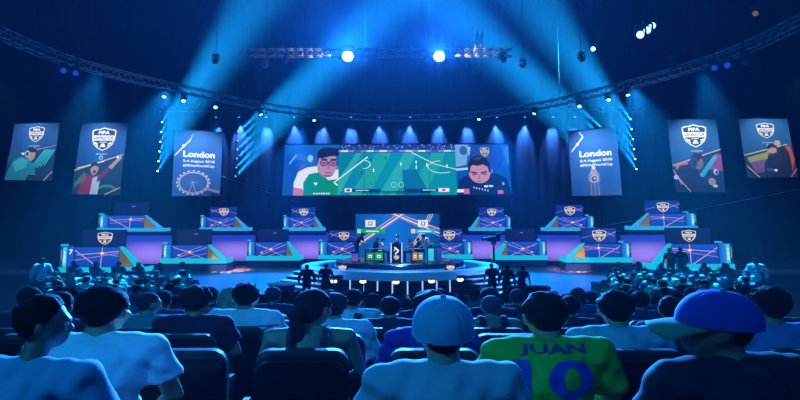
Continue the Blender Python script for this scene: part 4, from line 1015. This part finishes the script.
def cap_mesh(J, depth=1.16):
    HM = J['HM']; mb = MB(); S = J['st']; T = rotx(math.radians(9))
    def HT(p): q = T @ (V(p) - V((0, .02, .03))) + V((0, .02, .03)); return H(J, q)
    nu, nv = 96, 14; vs = []
    for j in range(nv + 1):
        t = (PI / 2) * (j / nv) * depth
        for i in range(nu):
            a = 2 * PI * i / nu; k = ((a / (PI / 3) + .5) % 1) - .5; seam = 1 - .030 * max(0, 1 - abs(k) * 16) + .012 * math.cos(k * 2 * PI) * math.sin(min(t, PI / 2)) * 0
            pan = 1 - .018 * (1 - math.cos(k * 2 * PI)) * 0
            r = math.sin(min(t, PI / 2)) ** .86; vs.append(HT((.098 * r * math.cos(a) * seam, -.012 + .118 * r * math.sin(a) * seam, .02 + .112 * math.cos(t) * seam)))
    fs = [(j * nu + i, j * nu + (i + 1) % nu, (j + 1) * nu + (i + 1) % nu, (j + 1) * nu + i) for j in range(nv) for i in range(nu)]
    mb.add(vs, fs, True)
    b = MB(); b.ell(HT((0, -.012, .134)), (.011, .011, .007), HM, 10, 6)
    br = MB(); n = 20; rows = []
    for dz in (0, -.006):
        for j in range(7):
            for i in range(n + 1):
                a = PI * (.08 + .84 * i / n); r0 = V((.088 * math.cos(a), -.012 + .108 * math.sin(a), .012)); k = j / 6
                out = V((.088 * math.cos(a), .085 + .095 * math.sin(a) ** .7, -.012 - .03 * (abs(math.cos(a)) ** 2)))
                q = r0.lerp(out, k); rows.append(HT((q.x, q.y, q.z + dz + .012 * math.sin(k * PI) * .3)))
    m = n + 1; half = 7 * m; fs = []
    for j in range(6):
        for i in range(n):
            fs.append((j * m + i, j * m + i + 1, (j + 1) * m + i + 1, (j + 1) * m + i)); fs.append((half + j * m + i, half + (j + 1) * m + i, half + (j + 1) * m + i + 1, half + j * m + i + 1))
    for i in range(n): fs.append((6 * m + i, 6 * m + i + 1, half + 6 * m + i + 1, half + 6 * m + i))
    br.add(rows, fs, True)
    return mb.mesh('cap'), b.mesh('button'), br.mesh('brim')
def skinm(h): return mat('skin_' + h, '#' + h, rough=.5, var=.06, scale=25)
def hairm(h): return mat('hair_' + h, '#' + h, rough=.8, var=.45, scale=70, bump=.8, spec=.15)
def clothm(h): return mat('cloth_' + h, '#' + h, rough=.85, var=.12, scale=45, bump=.15)
def person(loc, label, J, shirt=('tee', 'd8dde2'), skin='c08a70', hair=('short', '1a1512'), trousers='1c2233', fem=False, vox=.011, detail=True, cap=None, wide=1.0, rz=0, size=1.0, zs=1.0, group=None, eyes=True, seed=0, name='person'):
    root = thing(name, loc, label, 'person', group, rz); root.scale = (wide * size, size, size * zs)
    b = link('body', body_mesh('body', J, vox, fem, detail), root, skinm(skin))
    if shirt: link('shirt', shirt_mesh(J, shirt[0], vox * 1.2, fem), root, clothm(shirt[1]))
    link('trousers', trouser_mesh(J, vox * 1.6), root, clothm(trousers))
    link('shoes', shoe_mesh(J), root, mat('shoe_dark', '#20222a', rough=.6))
    if hair: link('hair', hair_mesh(J, hair[0], vox, seed), root, hairm(hair[1]))
    if eyes:
        for s in (-1, 1): link('eye', eye_mesh(J, s), root, mat('eye_white', '#d8d4cc', rough=.2))
    if cap:
        c, bt, br = cap_mesh(J, cap[2] if len(cap) > 2 else 1.16); co = link('cap', c, root, clothm(cap[0])); link('button', bt, co, clothm(cap[1])); link('brim', br, co, clothm(cap[1]))
    return root
# ------------------------------------------------------------------ people on the stage
R = math.radians
Ys = 36.6
def stage_pos(px, Y=Ys): return V((XW(px, Y), Y, IZ + .012))
Jb = skeleton(STAND, lean=.55, arms={'elbowl': (-.24, .34, 1.05), 'elbowr': (.24, .34, 1.05), 'wristl': (-.16, .52, .9), 'wristr': (.16, .52, .9)}, head=(0, .15, 0))
person(stage_pos(357, 37.4), 'person in a black shirt bending forward on the left of the round stage', Jb, ('tee', '11141c'), 'a87460', ('short', '120e0c'), '20283c', vox=.02, rz=R(-105), wide=1.25, seed=1)
Jb2 = skeleton(STAND, lean=.8, arms={'elbowl': (-.26, .42, 1.0), 'elbowr': (.26, .42, 1.0), 'wristl': (-.16, .62, .82), 'wristr': (.16, .62, .82)}, head=(0, -.2, 0))
person(stage_pos(431, 37.4), 'person in a pale shirt bending far over beside the right kiosk', Jb2, ('tee', 'd6d2d8'), 'b58468', ('short', '1a1210'), '15192a', vox=.02, rz=R(95), wide=1.25, seed=2)
Jg = skeleton(SEAT, lean=.2, arms={'elbowl': (-.24, .16, .78), 'elbowr': (.24, .16, .78), 'wristl': (-.09, .40, .78), 'wristr': (.09, .40, .78)}, head=(0, .2, 0))
for px, lab, sh, hr, rz, Yq in ((380.5, 'seated player in a pale shirt holding a controller left of the trophy plinth', ('tee', 'cfd6da'), ('short', '1a1210'), -80, 37.0),
                            (375.0, 'seated player in black, half hidden behind the pale-shirted player left of the plinth', ('long', '10131a'), ('short', '0e0b0a'), -70, 37.9),
                            (412.5, 'seated player with fair hair holding a controller right of the trophy plinth', ('tee', 'a87a68'), ('curly', '7a5638'), 80, 37.0),
                            (420.5, 'seated player in navy behind the right player desk', ('long', '161c2e'), ('short', '14100e'), 70, 37.9)):
    p = stage_pos(px, Yq); person(p, lab, Jg, sh, 'b98a70', hr, '1b2130', vox=.022, rz=R(rz), wide=1.2, seed=int(px))
    st_ = thing('player_stool', p + V((0, 0, 0)), 'dark stool under the ' + lab.split(',')[0].replace(' holding a controller', ''), 'stool')
    d = Matrix.Rotation(R(rz), 3, 'Z')
    MB().cyl((0, 0, .37), (0, 0, .405), .17, n=18).build('seat', M_dark, st_); MB().cyl((0, 0, .03), (0, 0, .37), .03, n=10).build('post', M_metal, st_); MB().lathe([(0, .0), (.2, 0), (.2, .02), (.04, .04), (0, .04)], n=18).build('base', M_dark, st_)

# ------------------------------------------------------------------ crew on the arena floor beside the stage steps
def crew(px, Y, lab, sh, rz, lean=.05, seed=0, z=0.0, arms=None, size=1.0):
    J = skeleton(STAND, lean=lean, arms=arms, head=(.2, .1, 0))
    return person(V((XW(px, Y), Y, z)), lab, J, sh, 'a87660', ('short', '100d0c'), '141828', vox=.02, rz=R(rz), wide=1.12, seed=seed, size=size, eyes=False, detail=False)
crew(308, 29.2, 'person in dark clothes standing beside the left stage steps', ('long', '10182c'), 10, seed=11)
crew(326.5, 29.8, 'person in black standing in front of the left stage steps, right of another', ('tee', '0c101c'), -10, seed=12)
crew(491, 29.9, 'person in black standing in front of the right stage steps, leftmost of three', ('tee', '0c101c'), 10, seed=13)
crew(505, 29.1, 'person in black stooping a little behind the dark production case', ('long', '0d1220'), -25, .35, seed=14)
crew(520, 28.4, 'person in a blue shirt leaning over the dark production case', ('tee', '244a9c'), -30, .3, seed=15)
p = V((XW(526, 27.1), 27.1, 0)); root = thing('production_case', p, 'long dark production case by the right stage steps', 'case')
MB().rbox((0, 0, .45), (1.7, .7, .9), .05).build('body', M_dark, root); MB().rbox((0, 0, .93), (1.74, .74, .08), .03).build('lid', M_frame, root)
for s in (-1, 1): MB().tube([(s * .5, -.35, .6), (s * .5, -.4, .6), (s * .7, -.4, .6), (s * .7, -.35, .6)], .015, 6).build('handle', M_metal, root)
p = V((XW(284, 28.4), 28.4, 0)); root = thing('lit_counter', p, 'pale lit curved counter on the blue floor left of the stage steps', 'counter')
MB().lathe([(.55, 0), (.55, .85), (.62, .88), (.62, .93), (0, .93)], n=24, a0=PI, a1=2 * PI).build('front', M_step, root); MB().lathe([(0, .935), (.66, .935), (.66, .96), (0, .96)], n=32).build('top', M_rim, root)
# ------------------------------------------------------------------ audience tiers
ROWS = [(2.3, 2.34), (3.2, 2.26), (4.1, 2.17), (5.2, 2.06), (6.3, 1.92), (7.5, 1.80), (8.7, 1.69)]
def tier(name, x0, x1, y0, y1, z): return struct(name, MB().span(x0, x1, y0, y1, 0, z), M_tier)
tier('floor_camera_tier', -9, 9, -3.5, 1.55, 2.42)
ye = [1.55] + [(ROWS[i][0] - .42 - .0) for i in range(1, len(ROWS))] + [8.7 + .75]
for i, (y, z) in enumerate(ROWS):
    tier('floor_tier_%d' % (i + 1), -9 - i * .4, 9 + i * .4, ye[i], ye[i + 1], z)
# ------------------------------------------------------------------ theatre seats
M_seat = mat('seat_fabric', '#0a0d1a', rough=.55, var=.2, scale=120, bump=.2)
M_shell = mat('seat_shell', '#07090f', rough=.4, var=.1)
def make_chair():
    root = thing('theatre_seat', (0, 0, 0), '', None)
    MB().rbox((0, .02, .305), (.5, .46, .08), .04, axis=2).build('seat', M_seat, root)
    T = rotx(R(9))
    MB().rbox((0, -.285, .635), (.53, .08, .51), .085, 6, axis=1, M=T).build('backrest', M_seat, root)
    MB().rbox((0, -.335, .615), (.50, .03, .45), .075, 6, axis=1, M=T).build('back_shell', M_shell, root)
    for s in (-1, 1):
        a = MB(); a.rbox((s * .295, -.06, .50), (.04, .32, .035), .015, axis=2); a.build('armrest', M_shell, root)
        l = MB(); l.rbox((s * .295, -.06, .24), (.035, .22, .485), .012, axis=0); l.rbox((s * .295, -.06, .02), (.04, .30, .04), .012, axis=2); l.build('leg', M_dark, root)
    return root
chair = make_chair(); chair_first = [True]
def put_chair(x, y, z, label, k=1.0):
    o = chair if chair_first[0] else copy_tree(chair); chair_first[0] = False
    o.location = (x, y, z); o.scale = (1, 1, k); tag(o, label, 'chair', 'dark theatre seats of the near rows'); return o
# ------------------------------------------------------------------ near audience, one by one
ZS = .885
NEAR = []   # (row, x)
def near(row, px, top, label, shirt, hair, J=None, fem=False, skin='b98468', cap=None, wide=1.14, twist=0, head=(0, 0, 0), lean=0, arms=None, dy=0, st=None, detail=None, sit=True, seed=None, group=None, trousers='1b2133'):
    y, z = ROWS[row]; y += dy
    ztop = ZW(top, y + .03); x = XW(px, y, ztop)
    for _ in range(6):
        for r_, x_ in NEAR:
            if r_ == row and abs(x_ - x) < .74: x = x_ + (.75 if x >= x_ else -.75)
    nat = 1.305 if hair else 1.29
    want = ztop - z
    # taller or shorter people: the stature of the upper body carries the difference
    s = max(.88, min(1.14, 1 + (want / ZS - 1.297) / .76))
    J = skeleton(SEAT, lean=lean, twist=twist, head=head, arms=arms, stature=s, legs=dict(knee=(.12, .40, .53), ankle=(.12, .36, .10), toe=(.14, .50, .045)))
    if st: J['st'] = st
    v = .0105 if row < 3 else .014
    r = person(V((x, y, z)), label, J, shirt, skin, hair, trousers, fem, v, True, cap, wide, 0, 1.0, ZS, group, True, seed if seed is not None else int(px))
    NEAR.append((row, x)); return r, J
# nearest row
rc, Jc = near(0, 443, 297, 'person in a pale blue baseball cap seen from behind, nearest to the camera at centre', ('tee', 'a9b6c6'), ('buzz', '14110f'), skin='c08e76', cap=('8fb0d6', '6f8fb8'), wide=1.06, head=(R(2), 0, 0))
rr, Jr = near(0, 722, 290, 'person in a blue cap with a green brim, turned towards the left, nearest row', ('long', '1c2236'), ('buzz', '0f0d0d'), skin='a87660', cap=('3a4fc0', '2f9a80', 1.05), wide=1.16, head=(R(62), .04, R(-4)), twist=R(14))
# second row
near(0, 40, 288, 'dark-haired person at far left with face in profile towards the right, pale blue shirt', ('tee', '6f9cc4'), ('short', '0c0a0a'), skin='8f6a5c', head=(R(-58), 0, 0), twist=R(-8), wide=1.0, st=.84)
near(1, 103, 285.5, 'person in a white tee with thick dark hair, left part of the near audience', ('tee', 'e6ebf0'), ('short', '0e0c0c'), head=(R(-14), 0, 0), wide=1.28)
rg, Jgj = near(1, 546, 292.5, 'person in a green football jersey with a name and number ten on the back', ('jersey', '3fae2c'), ('short', '1a1a1c'), head=(R(6), .08, 0), wide=1.22)
# third row
near(2, 311, 289.5, 'person with a long ponytail in a strappy top, head turned right', ('tank', '20304c'), ('ponytail', '17202a'), fem=True, skin='a9806e', head=(R(-32), .05, 0), wide=1.2)
near(2, 415, 292.5, 'person in a purple long-sleeved top partly behind the pale blue cap', ('long', '4a30a0'), ('curly', '1c2a30'), head=(R(10), 0, 0), twist=R(12))
near(2, 616, 291, 'person in a pale blue tee between the green jersey and the green-brimmed cap', ('tee', '9cb4d0'), ('short', '10141c'), wide=1.26)
near(2, 770, 287, 'dark-haired person in a blue shirt at the right edge behind the blue cap', ('tee', '5f8cc8'), ('spiky', '101c24'), head=(R(15), 0, 0), wide=1.2)
# fourth row
near(3, 196, 286.5, 'person in a dark navy tee beside the striped white tee, left of the ponytail', ('tee', '161f3c'), ('curly', '1a2026'), head=(R(-12), 0, 0), wide=1.2)
near(3, 334, 293, 'person in a loose white shirt just in front of the ponytail', ('long', 'cfdbe8'), ('short', '15303a'), wide=1.24)
near(3, 670, 297, 'person in navy beyond the tip of the green cap brim', ('hoodie', '15284a'), ('short', '0d1116'), head=(R(-20), .1, 0))
near(3, 727, 290, 'person in black hidden behind the blue cap', ('tee', '0f1322'), ('short', '0c0c10'))
near(3, 60, 292, 'person in a dark top behind the far left profile', ('tee', '14203a'), ('short', '0c0c10'))
# fifth row
near(4, 147, 292, 'short-haired person in a teal shirt turned right behind the white tee', ('tee', '3f8d96'), ('buzz', '183038'), head=(R(-42), .08, 0), skin='b08c78')
near(4, 246, 282, 'person in a white tee with thin dark stripes, left of the ponytail', ('tee', 'e2e8ee'), ('spiky', '0e1014'), wide=1.3)
near(4, 491, 295, 'person in a dark sleeveless top with bare shoulders', ('tank', '10182c'), ('buzz', '1f4a5a'), skin='b58a76', wide=1.22)
near(4, 560, 296, 'person in navy hidden by the green jersey', ('tee', '12203e'), ('short', '0d1014'))
near(4, 30, 287, 'person in a deep blue tee at the far left edge', ('tee', '152a52'), ('short', '0c0c10'))
near(4, 390, 297, 'person in dark blue left of the purple top', ('tee', '16284c'), ('short', '0f1318'))
# sixth row
near(5, 229, 287.5, 'person with long fair hair, left of the striped white tee', ('tee', '24486a'), ('long', '7d8a74'), fem=True, skin='b08c78')
near(5, 353, 289.5, 'person in a white shirt with a dark strap across the back', ('tee', 'd8e2ec'), ('short', '0e1218'), wide=1.24)
near(5, 424, 291, 'person in a dark tee hidden behind the pale blue cap', ('tee', '142040'), ('short', '10161c'))
near(5, 466, 288, 'dark-haired person in navy just right of the pale blue cap', ('tee', '12203a'), ('short', '0f161c'), wide=1.2)
near(5, 640, 291, 'person in a dark blue tee above the chair row at right', ('tee', '173a66'), ('short', '0f1318'))
near(5, 690, 288, 'person in a black hoodie beyond the green brim', ('hoodie', '0d1322'), ('short', '0b0d12'))
near(5, 172, 291, 'person in a dark blue tee between the teal shirt and the navy tee', ('tee', '16305c'), ('short', '10161c'))
near(5, 100, 289, 'person in deep navy beyond the white tee', ('tee', '101c38'), ('short', '0c0f14'))
# seventh row
near(6, 273, 287, 'dark-haired person in navy right of the striped white tee', ('tee', '122850'), ('short', '123040'))
near(6, 517, 288.5, 'round-headed person in navy left of the green jersey', ('tee', '12284c'), ('buzz', '1c3340'))
near(6, 300, 290, 'person in a blue tee beyond the ponytail', ('tee', '2a64a0'), ('short', '0f1a22'))
near(6, 578, 288, 'person with short hair in a mid blue tee right of the green jersey', ('tee', '1d4a80'), ('short', '16344a'))
near(6, 606, 289, 'person in a dark tee beyond the pale blue tee', ('tee', '14264a'), ('short', '0f161c'))
near(6, 655, 287, 'person with cropped hair in dark blue, right of the near aisle seats', ('tee', '123058'), ('buzz', '12222c'))
near(6, 745, 285, 'person in a blue top beyond the blue cap', ('tee', '1d4a80'), ('short', '0f161c'))
near(6, 210, 287, 'person in a dark top left of the long fair hair', ('tee', '10203e'), ('short', '0c1016'))
near(6, 70, 286, 'person in a blue jacket beyond the far left audience', ('long', '1f4478'), ('short', '0c1016'))
near(6, 440, 289, 'person in dark blue beyond the top of the pale blue cap', ('tee', '13294e'), ('short', '101a20'))
# strap across the white shirt and stripes are thin shapes laid on the cloth
def on_back(root, polys, m, name, lift=.006):
    """lay flat shapes (x, z in the person's own metres) on the back of the shirt"""
    sh = [c for c in root.children if c.name.startswith('shirt')][0].data
    bv = BVHTree.FromPolygons([v.co for v in sh.vertices], [tuple(p.vertices) for p in sh.polygons])
    bm = bmesh.new()
    for vs, fs in polys:
        q = [bm.verts.new((x, 0, z)) for x, z in vs]
        for f in fs:
            try: bm.faces.new([q[i] for i in f])
            except ValueError: pass
    bmesh.ops.triangulate(bm, faces=bm.faces[:])
    for _ in range(4):
        es = [e for e in bm.edges if e.calc_length() > .018]
        if not es: break
        bmesh.ops.subdivide_edges(bm, edges=es, cuts=1); bmesh.ops.triangulate(bm, faces=bm.faces[:])
    dead = []
    for v in bm.verts:
        hit = bv.ray_cast(V((v.co.x, -2, v.co.z)), V((0, 1, 0)))
        if hit[0] is None: dead.append(v)
        else: v.co = hit[0] + V((0, -lift, 0))
    bmesh.ops.delete(bm, geom=dead, context='VERTS')
    me = bpy.data.meshes.new(name); bm.to_mesh(me); bm.free()
    return link(name, me, root, m)
def txt_polys(body, cx, cz, w, h, bold=.02):
    vs, fs, tw, th = text2d(body, bold); return (([(cx - w / 2 + x / tw * w, cz - h / 2 + y / th * h) for x, y in vs]), fs)
zs = Jgj['shl'].z
on_back(rg, [txt_polys('JUAN', 0, zs + .032, .25, .055, .03)], mat('print_navy', '#14306e', rough=.6), 'name_lettering')
on_back(rg, [txt_polys('10', -.0, zs - .105, .30, .19, .03)], mat('print_blue', '#1e3f9a', rough=.6), 'number_lettering')
for o in [q for q in COL.objects if q.get('label', '').startswith('person in a white tee with thin')]:
    pol = [([(-.3, z), (.3, z), (.3, z + .012), (-.3, z + .012)], [(0, 1, 2, 3)]) for z in [.62 + k * .04 for k in range(10)]]
    on_back(o, pol, mat('stripe_navy', '#1d3a66'), 'stripes')
for o in [q for q in COL.objects if q.get('label', '').startswith('person in a white shirt with a dark strap')]:
    on_back(o, [([(-.14, .62), (-.06, .62), (.1, 1.04), (.03, 1.06)], [(0, 1, 2, 3)])], mat('strap_dark', '#0c1424'), 'strap', .01)
# seats for everybody in the near rows, plus the empty ones between them
occ = {}
for r_, x in NEAR: occ.setdefault(r_, []).append(x)
RN = ['nearest', 'second', 'third', 'fourth', 'fifth', 'sixth', 'seventh']
for r_, (y, z) in enumerate(ROWS):
    half = 400 / F * y + .45; xs = sorted(occ.get(r_, [])); spots = list(xs)
    g = [-half - .3] + xs + [half + .3]
    for a, b in zip(g[:-1], g[1:]):
        n = int((b - a) / .66) - 1
        for k in range(max(0, n)): spots.append(a + (b - a) * (k + 1) / (n + 1))
    spots.sort(); keep = []
    for s_ in spots:
        if abs(s_) > half: continue
        if keep and s_ - keep[-1] < .64:
            if s_ in xs and keep[-1] not in xs: keep[-1] = s_
            elif s_ in xs: pass
            else: continue
            if s_ == keep[-1]: continue
        keep.append(s_)
    for i, s_ in enumerate(keep):
        if r_ == 0 and s_ not in xs: continue
        o_word = 'occupied' if s_ in xs else 'empty'
        put_chair(s_, y - .0, z, '%s dark theatre seat, %s from the left in the %s row from the camera' % (o_word, ORD[i], RN[r_]), .82 if r_ < 2 else 1.0)
# ------------------------------------------------------------------ the crowd farther down: centre block and two side stands
PROTO = []
styles = [('short', 0, 0, False, 'tee', 0), ('short', .12, .3, False, 'long', 1), ('buzz', -.02, -.35, False, 'tee', 2), ('long', .04, .1, True, 'tee', 3), ('curly', .2, -.15, False, 'hoodie', 4), ('bob', .0, .45, True, 'long', 5), ('short', .28, .0, False, 'tee', 6), ('cap', .05, -.1, False, 'tee', 7)]
HW = {'short': 'short-haired', 'buzz': 'close-cropped', 'long': 'long-haired', 'curly': 'curly-haired', 'bob': 'bob-haired', 'cap': 'cap-wearing'}
SH = [('e4ebf2', 'white'), ('b9cfe2', 'pale blue'), ('1a2440', 'navy'), ('0f121c', 'black'), ('5f7f9c', 'grey'), ('2f7f94', 'teal'), ('243c78', 'deep blue'), ('cfd8e0', 'light grey'), ('10182c', 'dark')]
SHW = [6, 6, 5, 4, 4, 4, 4, 5, 3]
HR = ['100d0c', '1a1410', '0c0c10', '2a1d14', '18181c']
SK = ['b98468', 'c79a80', '8f6450', 'a87660']
def far_proto(i):
    stl, lean, hy, fem, kind, sd = styles[i]
    arms = None
    if i in (1, 4): arms = {'elbowl': (-.25, .2, .72), 'elbowr': (.25, .2, .72), 'wristl': (-.05, .36, .78), 'wristr': (.05, .36, .78)}
    if i == 6: arms = {'elbowl': (-.25, .26, .80), 'elbowr': (.25, .26, .80), 'wristl': (-.10, .42, 1.02), 'wristr': (.10, .42, 1.02)}
    J = skeleton(SEAT, lean=lean, head=(hy, .05, 0), arms=arms)
    r = person((0, 0, 0), '', J, (kind, 'd8dde2'), 'b98468', ('short' if stl == 'cap' else stl, '100d0c'), '1b2133', fem, .024, False, ('1d3f7a', '1d3f7a') if stl == 'cap' else None, 1.14, 0, 1, 1.0, None, False, sd)
    for ch in list(r.children):
        if ch.name.startswith('shoes'): bpy.data.objects.remove(ch)
    return r
protos = [far_proto(i) for i in range(len(styles))]
used = set()
def slot_mat(o, m):
    o.material_slots[0].link = 'OBJECT'; o.material_slots[0].material = m
crng = random.Random(7)
def crowd(x, y, z, where, group, i=None, shirt=None, rz=0, s=1.0):
    i = crng.choice([0, 0, 1, 2, 2, 3, 4, 5, 6, 0, 7]) if i is None else i
    o = protos[i] if i not in used else copy_tree(protos[i]); used.add(i)
    hx, nm = crng.choices(SH, SHW)[0] if shirt is None else shirt
    o.location = (x, y, z); o.rotation_euler = (0, 0, rz); o.scale = (1.3 * s, s, s * .95)
    for ch in o.children:
        b = ch.name.split('.')[0]
        if b == 'shirt': slot_mat(ch, clothm(hx))
        elif b == 'hair': slot_mat(ch, hairm(crng.choice(HR) if styles[i][0] not in ('long', 'bob') else crng.choice(HR + ['5a4a34'])))
        elif b == 'body': slot_mat(ch, skinm(crng.choice(SK)))
    kind = {'tee': 'tee', 'long': 'top', 'hoodie': 'hoodie'}[styles[i][4]]
    tag(o, '%s person in %s %s, %s' % (HW[styles[i][0]], nm, kind, where), 'person', group); return o
def bench_tier(name, x0, x1, y0, y1, z, ys):
    mb = MB().span(x0, x1, y0, y1, 0, max(z, .02)); mb.span(x0 + .1, x1 - .1, ys - .24, ys + .10, max(z, .02), z + .42)
    return struct(name, mb, M_tier)
# centre block rows
yr = 10.1; k = 0; ncrowd = 0
while yr < 21.5:
    z = max(0, HC - (71.0 * yr / F) - 1.30)
    half = 205 / F * yr if yr > 12.5 else 300 / F * yr
    bench_tier('floor_bench_row_%d' % (k + 1), -half - .3, half + .3, yr - .62, yr + .68, z, yr - .02)
    n = int(2 * half / .9); idx = 0
    for j in range(n):
        if crng.random() < .16: continue
        x = -half + (j + .5) * 2 * half / n + crng.uniform(-.1, .1)
        crowd(x, yr + crng.uniform(-.03, .03), z, '%s from left, row %s, centre block' % (ORD[idx], ORD[k].replace('first', 'one').replace('second', 'two').replace('third', 'three').replace('fourth', 'four').replace('fifth', 'five').replace('sixth', 'six').replace('seventh', 'seven').replace('eighth', 'eight').replace('ninth', 'nine')), 'seated audience of the centre block', rz=crng.uniform(-.12, .12), s=crng.uniform(.96, 1.05)); idx += 1; ncrowd += 1
    yr += 1.36; k += 1
NUM = 'one two three four five six seven eight nine ten eleven twelve thirteen fourteen fifteen'.split()
for side, nm in ((-1, 'left'), (1, 'right')):
    yr = 12.8; k = 0
    while yr < 30.5:
        top = 287 - (yr - 12) * 1.45
        z = HC - (top - HOR) * yr / F - 1.24
        inner = (178 + (yr - 12) * .75) / F * yr + .55; outer = 352 / F * yr
        if yr < 14: inner = (290) / F * yr
        bench_tier('floor_%s_stand_row_%d' % (nm, k + 1), *sorted((side * (inner - .4), side * (358 / F * yr))), yr - .70, yr + .75, z, yr - .02)
        n = int((outer - inner) / .9); idx = 0
        for j in range(n):
            if crng.random() < .10: continue
            x = side * (inner + (j + .5) * (outer - inner) / n + crng.uniform(-.05, .05))
            crowd(x, yr + crng.uniform(-.03, .03), z, '%s from the aisle, row %s, %s stand' % (ORD[idx], NUM[k], nm), 'seated audience of the %s stand' % nm, rz=-side * -(.22 + crng.uniform(-.12, .12)), s=crng.uniform(.95, 1.05)); idx += 1; ncrowd += 1
        yr += 1.45; k += 1
for side, px, lab, sh in ((-1, 46, 'person in a pale blue top standing at the outer end of the left stand', ('long', 'a9c4dc')), (1, 752, 'person in a pale top standing at the outer end of the right stand', ('long', 'b4c8dc'))):
    yr = 12.8 + 1.45 * 8; top = 287 - (yr - 12) * 1.45; crew(px, yr + .3, lab, sh, -side * 20, seed=20 + side, z=HC - (top - HOR) * yr / F - 1.24)
yl = 12.8 + 1.45 * 13; zl = .62
tier('floor_right_standing', 9.5, 15.5, 30.95, 32.6, zl)
crew(668, 31.35, 'person in black standing behind the right stand, left of a pair', ('tee', '0c101c'), 5, seed=30, z=zl)
crew(679, 32.2, 'person in dark clothes standing behind the right stand, right of a pair', ('long', '10142a'), 15, seed=31, z=zl)
print('crowd', ncrowd, 'near', len(NEAR))
